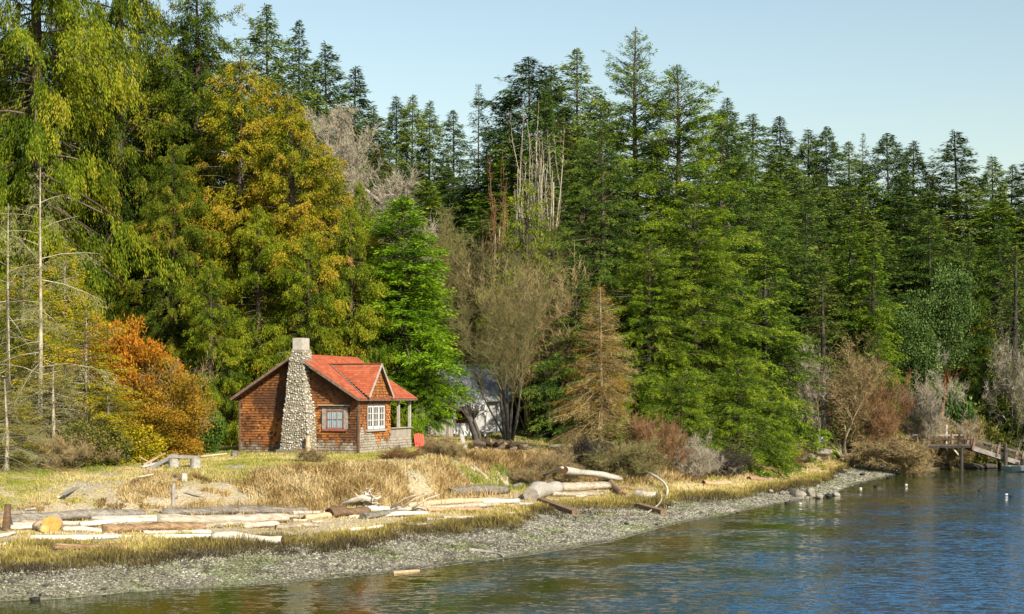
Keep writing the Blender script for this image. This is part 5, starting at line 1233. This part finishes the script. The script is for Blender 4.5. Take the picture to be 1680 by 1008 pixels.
# woodpile
def woodpile():
    r = random.Random(9)
    for i in range(34):
        x = r.uniform(778, 862); lay = r.random(); p = dep(x, 78.5 + r.uniform(-.5, 1.0)); zz = .12 + .62 * lay * (1 - abs(x - 815) / 60)
        L = r.uniform(.4, .75); rr = r.uniform(.10, .17); M3 = Matrix.Rotation(r.uniform(-1.3, 1.3), 3, 'Z') @ Matrix.Rotation(r.uniform(-.4, .4), 3, 'Y')
        mb = MB(); e = M3 @ Vector((L / 2, 0, 0)); q = Vector((0, 0, 0)); mb.tube([-e, q, e], [rr, rr * 1.05, rr * .95], 7, 0, 1, .2)
        warm = i in (7, 12, 20)
        o = mb.build("firewood_log", [M['bark'] if not warm else M['drift_tan'], M['cut_dark'] if i % 3 else M['cut_gold']], None); o.location = (p[0], p[1], p[2] + zz)
        tag(o, "dark split log in the firewood heap under the bare trees" if not warm else "orange split log in the firewood heap under the bare trees", "log", "firewood heap")
woodpile()
# red garden chair
M['red'] = flat_mat("paint_red", (.62, .06, .03), .5, .2)
def red_chair():
    p = dep(693, 72.5); o = empty("garden_chair", "red wooden garden chair on the lawn right of the porch", "chair", (p[0], p[1], p[2]), R(-60))
    mb = MB()
    for i in range(5): mb.box((0, -.22 + .11 * i, .36 - .0 * i), .5, .09, .025, Matrix.Rotation(.12, 3, 'Y'))
    mb.build("seat", M['red'], o)
    mb = MB()
    for i in range(5): mb.box((-.36, -.22 + .11 * i, .68), .03, .09, .75 - .05 * abs(i - 2), Matrix.Rotation(-.3, 3, 'Y'))
    mb.build("backrest", M['red'], o)
    for s in (-1, 1):
        mb = MB(); mb.box((.02, s * .34, .56), .66, .12, .03); mb.build("armrest", M['red'], o)
        mb = MB(); mb.box((.28, s * .30, .27), .07, .05, .56); mb.build("leg", M['red'], o)
        mb = MB(); mb.beam((.3, s * .28, .3), (-.45, s * .28, .02), .05, .08); mb.build("leg", M['red'], o)
red_chair()
# ---------------------------------------------------------------- the grey house in the trees
def grey_house():
    y0 = 94.0; x0 = wx(690, y0); x1 = wx(834, y0); g = 2.6
    gr_ = wood_mat("boards_grey_white", [(.25, (.30, .30, .29)), (.5, (.46, .46, .45)), (.8, (.62, .62, .61))], (1, 1, .2), 3, .3)
    rf = wood_mat("roof_weathered_grey", [(.25, (.20, .21, .21)), (.5, (.33, .345, .345)), (.8, (.48, .49, .48))], (1, 1, 1), 2.5, .4)
    o = empty("grey_house", "grey and white house with a steep grey roof half hidden behind the willow", "house", ((x0 + x1) / 2, y0, g))
    hw = (x1 - x0) / 2; ev = wz(652, y0) - g; rd = wz(598, y0 + 3) - g
    mb = MB(); mb.prism([(-hw, 0, -.3), (hw, 0, -.3), (hw, 0, ev), (-hw, 0, ev)], (0, -1, 0), .15, 0, .6); mb.prism([(-hw, 6, -.3), (hw, 6, -.3), (hw, 6, ev), (-hw, 6, ev)], (0, 1, 0), .15, 0, .6)
    for s in (-1, 1): mb.prism([(s * hw, .15, -.3), (s * hw, 5.85, -.3), (s * hw, 5.85, ev), (s * hw, 3, rd - .1), (s * hw, .15, ev)], (s, 0, 0), .15, 0, .6)
    mb.build("wall", gr_, o)
    mb = MB()
    mb.prism([(-hw - .2, -.35, ev - .22), (hw + .2 - 1.0, -.35, ev - .22), (hw - .8, 3, rd), (-hw - .2, 3, rd)], (0, -(rd - ev), 3.2), .1, 0)
    mb.prism([(hw - .8, -.35, ev - .22), (hw - .8, 3, rd), (hw + .15, 3, rd), (hw + .15, -.35, ev - .22)], (0, -(rd - ev), 3.2), .1, 0)
    mb.prism([(-hw - .2, 6.35, ev - .22), (hw + .15, 6.35, ev - .22), (hw + .15, 3, rd), (-hw - .2, 3, rd)], (0, (rd - ev), 3.2), .1, 0)
    mb.build("roof", rf, o)
    for x in (hw - 1.35, hw - .62, hw - .05):
        mb = MB(); mb.box((x, -.06, ev / 2), .16, .1, ev); mb.build("corner_board", M['white'], o)
    # porch with a low white roof edge
    X = lambda px: wx(px, y0 - 2.4) - (x0 + x1) / 2
    Zp = lambda py: wz(py, y0 - 2.4) - g
    mb = MB(); mb.prism([(X(745), -2.6, Zp(672)), (X(798), -2.6, Zp(672)), (X(798), -.02, Zp(655)), (X(745), -.02, Zp(655))], (0, -.5, 1), .12, 0); mb.build("porch_roof", M['white'], o)
    mb = MB(); mb.box(((X(745) + X(798)) / 2, -2.55, Zp(669)), X(798) - X(745), .1, .32); mb.build("fascia", M['white'], o)
    for px in (746, 796):
        mb = MB(); mb.box((X(px), -2.5, Zp(680) / 2), .16, .16, Zp(673)); mb.build("porch_post", M['white'], o)
    mb = MB(); mb.box((X(757), -.10, 1.0), .9, .05, 2.1, None, 0, .2); mb.build("door", M['trim_red'], o)
    mb = MB(); mb.box((X(763), -.14, 1.35), .07, .06, 1.5, None, 0, .2); mb.box((X(775), -.14, 1.1), .1, .06, 2.0, None, 0, .2); mb.build("door_frame", M['drift_tan'], o)
    mb = MB(); mb.box((X(759), -2.5, .55), .9, .06, 1.1); mb.build("porch_panel", M['white'], o)
    mb = MB(); mb.box((X(772), -2.45, .3), .8, .5, .62); mb.build("step", M['white'], o)
    mb = MB(); mb.box((-hw + 1.9, -.03, 1.6), 1.6, .05, 1.3, None, 0, .1); mb.build("window", M['wall_in'], o)
grey_house()
def garden_wall():
    a = dep(690, 90); b = dep(742, 90); o = empty("garden_fence", "low weathered grey board fence left of the grey house porch", "fence", a)
    d = Vector(b - a); L = d.length; x = 0
    mb = MB()
    while x < L: w = random.uniform(.1, .16); h = 1.0 + random.uniform(-.06, .04); mb.box((x + w / 2, d.y * x / L, h / 2 - .05), w - .01, .03, h + .1); x += w
    mb.build("boards", M['trim_grey'], o)
    mb = MB(); mb.box((L / 2, d.y / 2, 1.02), L, .1, .06); mb.build("rail", M['plank_grey'], o)
garden_wall()
plank(757, 737, 764, 741, .2, "pale board leaning against the porch panel of the grey house", 'trim_grey', rise=(.75, .0), name="board")

# ---------------------------------------------------------------- pier
def pier():
    y0 = 106.0; s = y0 / F; px = lambda p: (p - 1550) * s
    base = empty("pier", "old dark wooden pier on piles with a plain handrail at the end of the beach", "pier", (wx(1550, y0), y0, 0), 0)
    Zq = lambda py: wz(py, y0)
    def post(p, top, y=0., w=.26, mat='pile', nm="pile", bot=-.8):
        mb = MB(); mb.tube([(px(p), y, bot), (px(p) + .02, y, (Zq(top)) * .5), (px(p), y, Zq(top))], [w / 2, w / 2 * .95, w / 2 * .9], 8, jit=.12, t=.4); mb.build(nm, M[mat], base)
    post(1508, 731); post(1577, 731, 0, .3); post(1510, 731, 1.5); post(1578, 731, 1.5)
    mb = MB(); mb.box(((px(1508) + px(1594)) / 2, .75, Zq(731)), px(1594) - px(1508), 1.7, .09); mb.build("deck", M['pile'], base)
    mb = MB(); mb.box(((px(1506) + px(1592)) / 2, -.1, Zq(733)), px(1592) - px(1506), .14, .16); mb.build("beam", M['pile'], base)
    for p in (1523, 1573, 1594):
        for yy in ((-.1, 1.55) if p != 1523 else (-.1,)):
            mb = MB(); mb.box((px(p), yy, (Zq(731) + Zq(713)) / 2), .14, .12, Zq(713) - Zq(731)); mb.build("rail_post", M['trim'], base)
    mb = MB(); mb.box(((px(1508) + px(1596)) / 2, -.17, Zq(721)), px(1596) - px(1508), .05, .09); mb.build("handrail", M['pile'], base)
    mb = MB(); mb.box(((px(1508) + px(1594)) / 2, 1.62, Zq(715)), px(1594) - px(1508), .06, .1); mb.build("handrail", M['plank_grey'], base)
    mb = MB(); mb.beam((px(1562), .1, Zq(733)), (px(1576), .1, Zq(750)), .12, .1); mb.build("brace", M['drift'], base)
    # gangway
    gw = empty("gangway", "sloping timber gangway with two handrails going down right from the pier", "gangway", (wx(1594, y0), y0, 0), 0)
    q = lambda p: (p - 1594) * s
    e0, e1 = (q(1594), 0, Zq(735)), (q(1700), 0, Zq(769))
    for yy in (-.1, 1.3):
        mb = MB(); mb.beam((e0[0], yy, e0[2]), (e1[0], yy, e1[2]), .12, .32, 0, .5); mb.build("stringer", M['plank_grey'], gw)
        mb = MB(); mb.beam((q(1604), yy - .05, Zq(722)), (q(1700), yy - .05, Zq(749)), .05, .08, 0, .9); mb.build("handrail", M['pile'], gw)
        mb = MB(); mb.beam((q(1600), yy - .05, Zq(728)), (q(1700), yy - .05, Zq(758)), .05, .10, 0, .4); mb.build("handrail", M['pile'], gw)
        for p, a_, b_ in ((1597, 718, 738), (1637, 729, 748), (1677, 741, 762)):
            mb = MB(); mb.beam((q(p) - .12, yy - .1, Zq(b_)), (q(p) + .05, yy - .1, Zq(a_)), .14, .1, 0, .7); mb.build("rail_post", M['trim'], gw)
    mb = MB(); mb.beam((e0[0], .6, e0[2] + .15), (e1[0], .6, e1[2] + .15), 1.3, .05, 0, .5); mb.build("walkway", M['plank_grey'], gw)
    for p, t, yy, w, lab in ((1649, 729, -.35, .30, "thick dark mooring pile in front of the gangway"), (1656, 727, .2 + 1.7, .26, "dark mooring pile just behind the thick one at the gangway"), (1676, 752, -.6, .28, "short dark pile at the lower end of the gangway beside the skiff")):
        mb = MB(); mb.tube([(0, 0, -1), (.02, 0, Zq(t) * .5), (0, 0, Zq(t))], [w / 2, w / 2, w / 2 * .9], 8, jit=.12, t=.4)
        o = mb.build("mooring_pile", M['pile'], None); o.location = (wx(p, y0 - .3), y0 + yy, 0); tag(o, lab, "pile", "mooring piles")
    mb = MB(); mb.tube([(0, 0, -.4), (0, 0, 1.2), (.02, 0, Zq(697) - .2)], [.10, .095, .09], 8, jit=.06, t=.95)
    o = mb.build("white_post", M['drift'], None); o.location = (wx(1552, y0 + 2.2), y0 + 2.2, .15); tag(o, "tall whitish post standing behind the pier deck", "post")
pier()
a_, b_ = Vector((wx(1512, 107.5), 107.5, .26)), Vector((wx(1640, 109.5), 109.5, .12)); c_ = (a_ + b_) / 2
mb = MB(); mb.tube([(a_ - c_).lerp(b_ - c_, q / 8) + Vector((0, .06 * math.sin(q * 2), .03 * math.sin(q * 3))) for q in range(9)], [.22, .27, .26, .27, .25, .24, .22, .20, .15], 12, 0, 0, .12, .35)
o = mb.build("driftwood_log", M['pile'], None, True); o.location = c_; tag(o, "long dark log half afloat against the shore under the pier", "log")
def skiff():
    y = 104.5; p = (wx(1669, y), y, 0); o = empty("skiff", "small pale blue grey skiff moored under the lower gangway", "boat", p, R(15))
    st = [(-1.3, .02, .50, .30), (-.9, .30, .42, .10), (0, .46, .36, .0), (1.0, .42, .36, .02), (1.3, .40, .36, .06)]
    V = []; 
    for y_, hw, top, bot in st: V += [(-hw, y_, top), (-hw * .75, y_, bot), (hw * .75, y_, bot), (hw, y_, top)]
    Fq = [(4 * i + j, 4 * i + j + 1, 4 * i + 5 + j, 4 * i + 4 + j) for i in range(4) for j in range(3)] + [(16, 17, 18, 19)]
    mb = MB(); mb.add(V, Fq, 0, .5); h = mb.build("hull", flat_mat("hull_paint", (.45, .53, .56), .5, .2), o)
    md = h.modifiers.new("thick", 'SOLIDIFY'); md.thickness = .04
    for yy in (-.2, .6): 
        mb = MB(); mb.box((0, yy, .28), .8, .22, .03); mb.build("thwart", M['plank_grey'], o)
    mb = MB()
    for i in range(4):
        for sg in (-1, 1): mb.beam((sg * st[i][1], st[i][0], st[i][2] + .01), (sg * st[i + 1][1], st[i + 1][0], st[i + 1][2] + .01), .06, .04)
    mb.build("gunwale", M['white'], o)
skiff()
# hanging blue buoy
def buoy():
    y = 101.; p = (wx(1345, y), y, wz(721, y)); o = empty("blue_buoy", "bright blue buoy with a white band hanging from a bare branch over the beach", "buoy", p)
    T, Fc = ico(2); me = npmesh("float", T * [.26, .24, .26], Fc, smooth=True); ob("float", me, flat_mat("buoy_blue", (.02, .11, .50), .35, .15), o)
    mb = MB(); mb.tube([(.03 + .275 * math.sin(t) * .55, -.25 * math.cos(t * .9), .27 * math.sin(t * 1.0 - .0) ) for t in (-1.1, -.6, -.1, .4, .9, 1.3)], [.045] * 6, 6); mb.build("band", M['white'], o)
    mb = MB(); mb.tube([(0, 0, .22), (.01, 0, .8), (0, 0, 1.5)], [.018] * 3, 5); mb.build("rope", M['twig_pale'], o)
buoy()
# rocks at the point, dark weedy stones on the beach
def rock(px, py, wpx, hpx, label, mat='rock', group="rocks", z=.1, name="rock"):
    p = on_ground(px, py, z); p[2] = max(p[2], -.05); s = p[1] / F; T, Fc = ico(3)
    r = np.random.default_rng(int(px * 7 + py)); V = T.copy()
    for k_ in range(5): ax = nrm(r.normal(size=3)); dd = V @ ax; V = V - np.maximum(dd - r.uniform(.55, .85), 0)[:, None] * ax * .8
    V = V * (1 + .05 * np.sin(T * 7 + px).sum(1))[:, None]
    me = npmesh("rock", V * [wpx * s / 2, wpx * s / 2 * .8, hpx * s / 2], Fc, tint=np.full(len(Fc), r.random()), smooth=True)
    o = ob(name, me, M[mat]); o.location = (p[0], p[1], p[2] + hpx * s * .28); o.rotation_euler = (0, 0, r.uniform(0, 6)); tag(o, label, "rock", group)
for px, py, w, h, lab in [(1264, 809, 11, 8, "small rock at the left end of the rock row"), (1284, 812, 13, 9, "brown rock second from the left in the rock row"), (1313, 817, 25, 14, "broad flat pale rock in the rock row"),
    (1330, 815, 20, 20, "tallest pointed rock in the middle of the rock row"), (1344, 819, 16, 13, "round pale rock right of the pointed one"), (1324, 819, 9, 6, "little white stone at the foot of the pointed rock"),
    (1359, 817, 12, 9, "dark rock near the right end of the rock row"), (1371, 818, 14, 10, "last pale rock of the row, touching the water"), (1300, 813, 13, 11, "dark rock left of the broad flat one"), (1352, 819, 8, 7, "small dark stone between two pale rocks at the water")]:
    rock(px, py, w, h, lab, 'rock_dark' if 'dark' in lab else 'rock')
for px, py, w, h, lab in [(1028, 862, 12, 7, "weedy dark rock alone on the lower gravel"), (1077, 863, 7, 6, "small dark rock right of the weedy one, near the water"), (1381, 777, 16, 6, "low black weedy rock on the far beach"), (1363, 772, 6, 5, "little black stone on the far beach near the tan grass"),
    (1350, 773, 10, 5, "dark stone left of the little black one on the far beach"), (1415, 781, 9, 7, "black rock at the far beach edge with a yellow patch beside it"), (1403, 786, 5, 3, "tiny dark stone on the far gravel"), (1427, 791, 8, 4, "dark stone at the far waterline"), (1350, 815 - 58, 10, 6, "stone under the blue buoy"),
    (9, 939, 8, 5, "dark stone in the left gravel"), (213, 973, 6, 4, "dark wet stone at the left waterline"), (300, 972, 6, 4, "small dark stone on the left gravel near the water"), (1091, 875, 6, 3, "black stone awash left of another"), (1109, 873, 6, 3, "black stone awash right of another")]:
    rock(px, py, w, h, lab, 'rock_dark', "dark beach stones")
for px, py, w, h, lab in [(1322, 757, 40, 18, "large pale rock slab behind the tan grass"), (1352, 747, 34, 14, "pale grey rock below the blue buoy"), (1295, 765, 26, 12, "pale rock half under the low green fir"), (1380, 752, 22, 10, "pale rock at the root of the bare thicket")]:
    rock(px, py, w, h, lab, 'rock', "pale rocks under the thicket", .9)
# ducks
def bird(px, py, label, dark=True, s=1.0, rz=0.):
    y = F * H / (py - 650); o = empty("duck", label, "duck", (wx(px, y), y, 0), rz, "ducks on the water", (s, s, s))
    bm_ = M['rock_dark'] if dark else M['white']
    if 'duck' not in LIB:
        T, Fc = ico(2); V = T * [.20, .10, .09]; V[:, 2] += .05 + np.maximum(0, -T[:, 0]) ** 3 * .05; V[:, 1] *= 1 - .3 * np.maximum(0, -T[:, 0])
        body = npmesh("body", V, Fc, smooth=True); hd = npmesh("head", T * [.055, .045, .05] + [.19, 0, .20], Fc, smooth=True)
        nk = MB(); nk.tube([(.13, 0, .08), (.17, 0, .14), (.185, 0, .19)], [.05, .035, .035], 8)
        bl = MB(); bl.tube([(.22, 0, .195), (.27, 0, .185), (.29, 0, .182)], [.02, .015, .008], 6, squash=.6)
        LIB['duck'] = (body, hd, nk.mesh("neck", True), bl.mesh("bill", True))
    b, h_, n_, l_ = LIB['duck']
    for nm, me, mt in (("body", b, bm_), ("head", h_, M['rock_dark']), ("neck", n_, bm_), ("bill", l_, M['rock_dark'])):
        m2 = me.copy(); m2.materials.clear(); m2.materials.append(mt); ob(nm, m2, None, o)
for px, py, lab, dk in [(1291, 827, "dark duck left of a white one, just off the rock row", True), (1313, 827, "white bodied duck just off the rock row", False), (1412, 802, "white duck alone near the curve of the beach", False), (1436, 799, "dark duck near the curve of the beach", True),
    (1487, 796, "white duck far out towards the pier", False), (1457, 785, "dark duck close under the far beach, left of a pair", True), (1462, 783, "dark duck close under the far beach, right of a pair", True), (1607, 806, "lone dark duck on the blue water below the pier", True),
    (1651, 812, "white and black duck near the right edge", False), (1659, 815, "dark duck following the white one near the right edge", True), (57, 986, "dark duck at the left waterline", True)]:
    bird(px, py, lab, dk, .75 if dk else .42, random.uniform(-.6, .6) + (math.pi if random.random() < .5 else 0))
log(5, 999, 34, 996, 4, DB, "dark stick floating in the bottom left corner", name="driftwood_branch", z=.0, taper=.6)
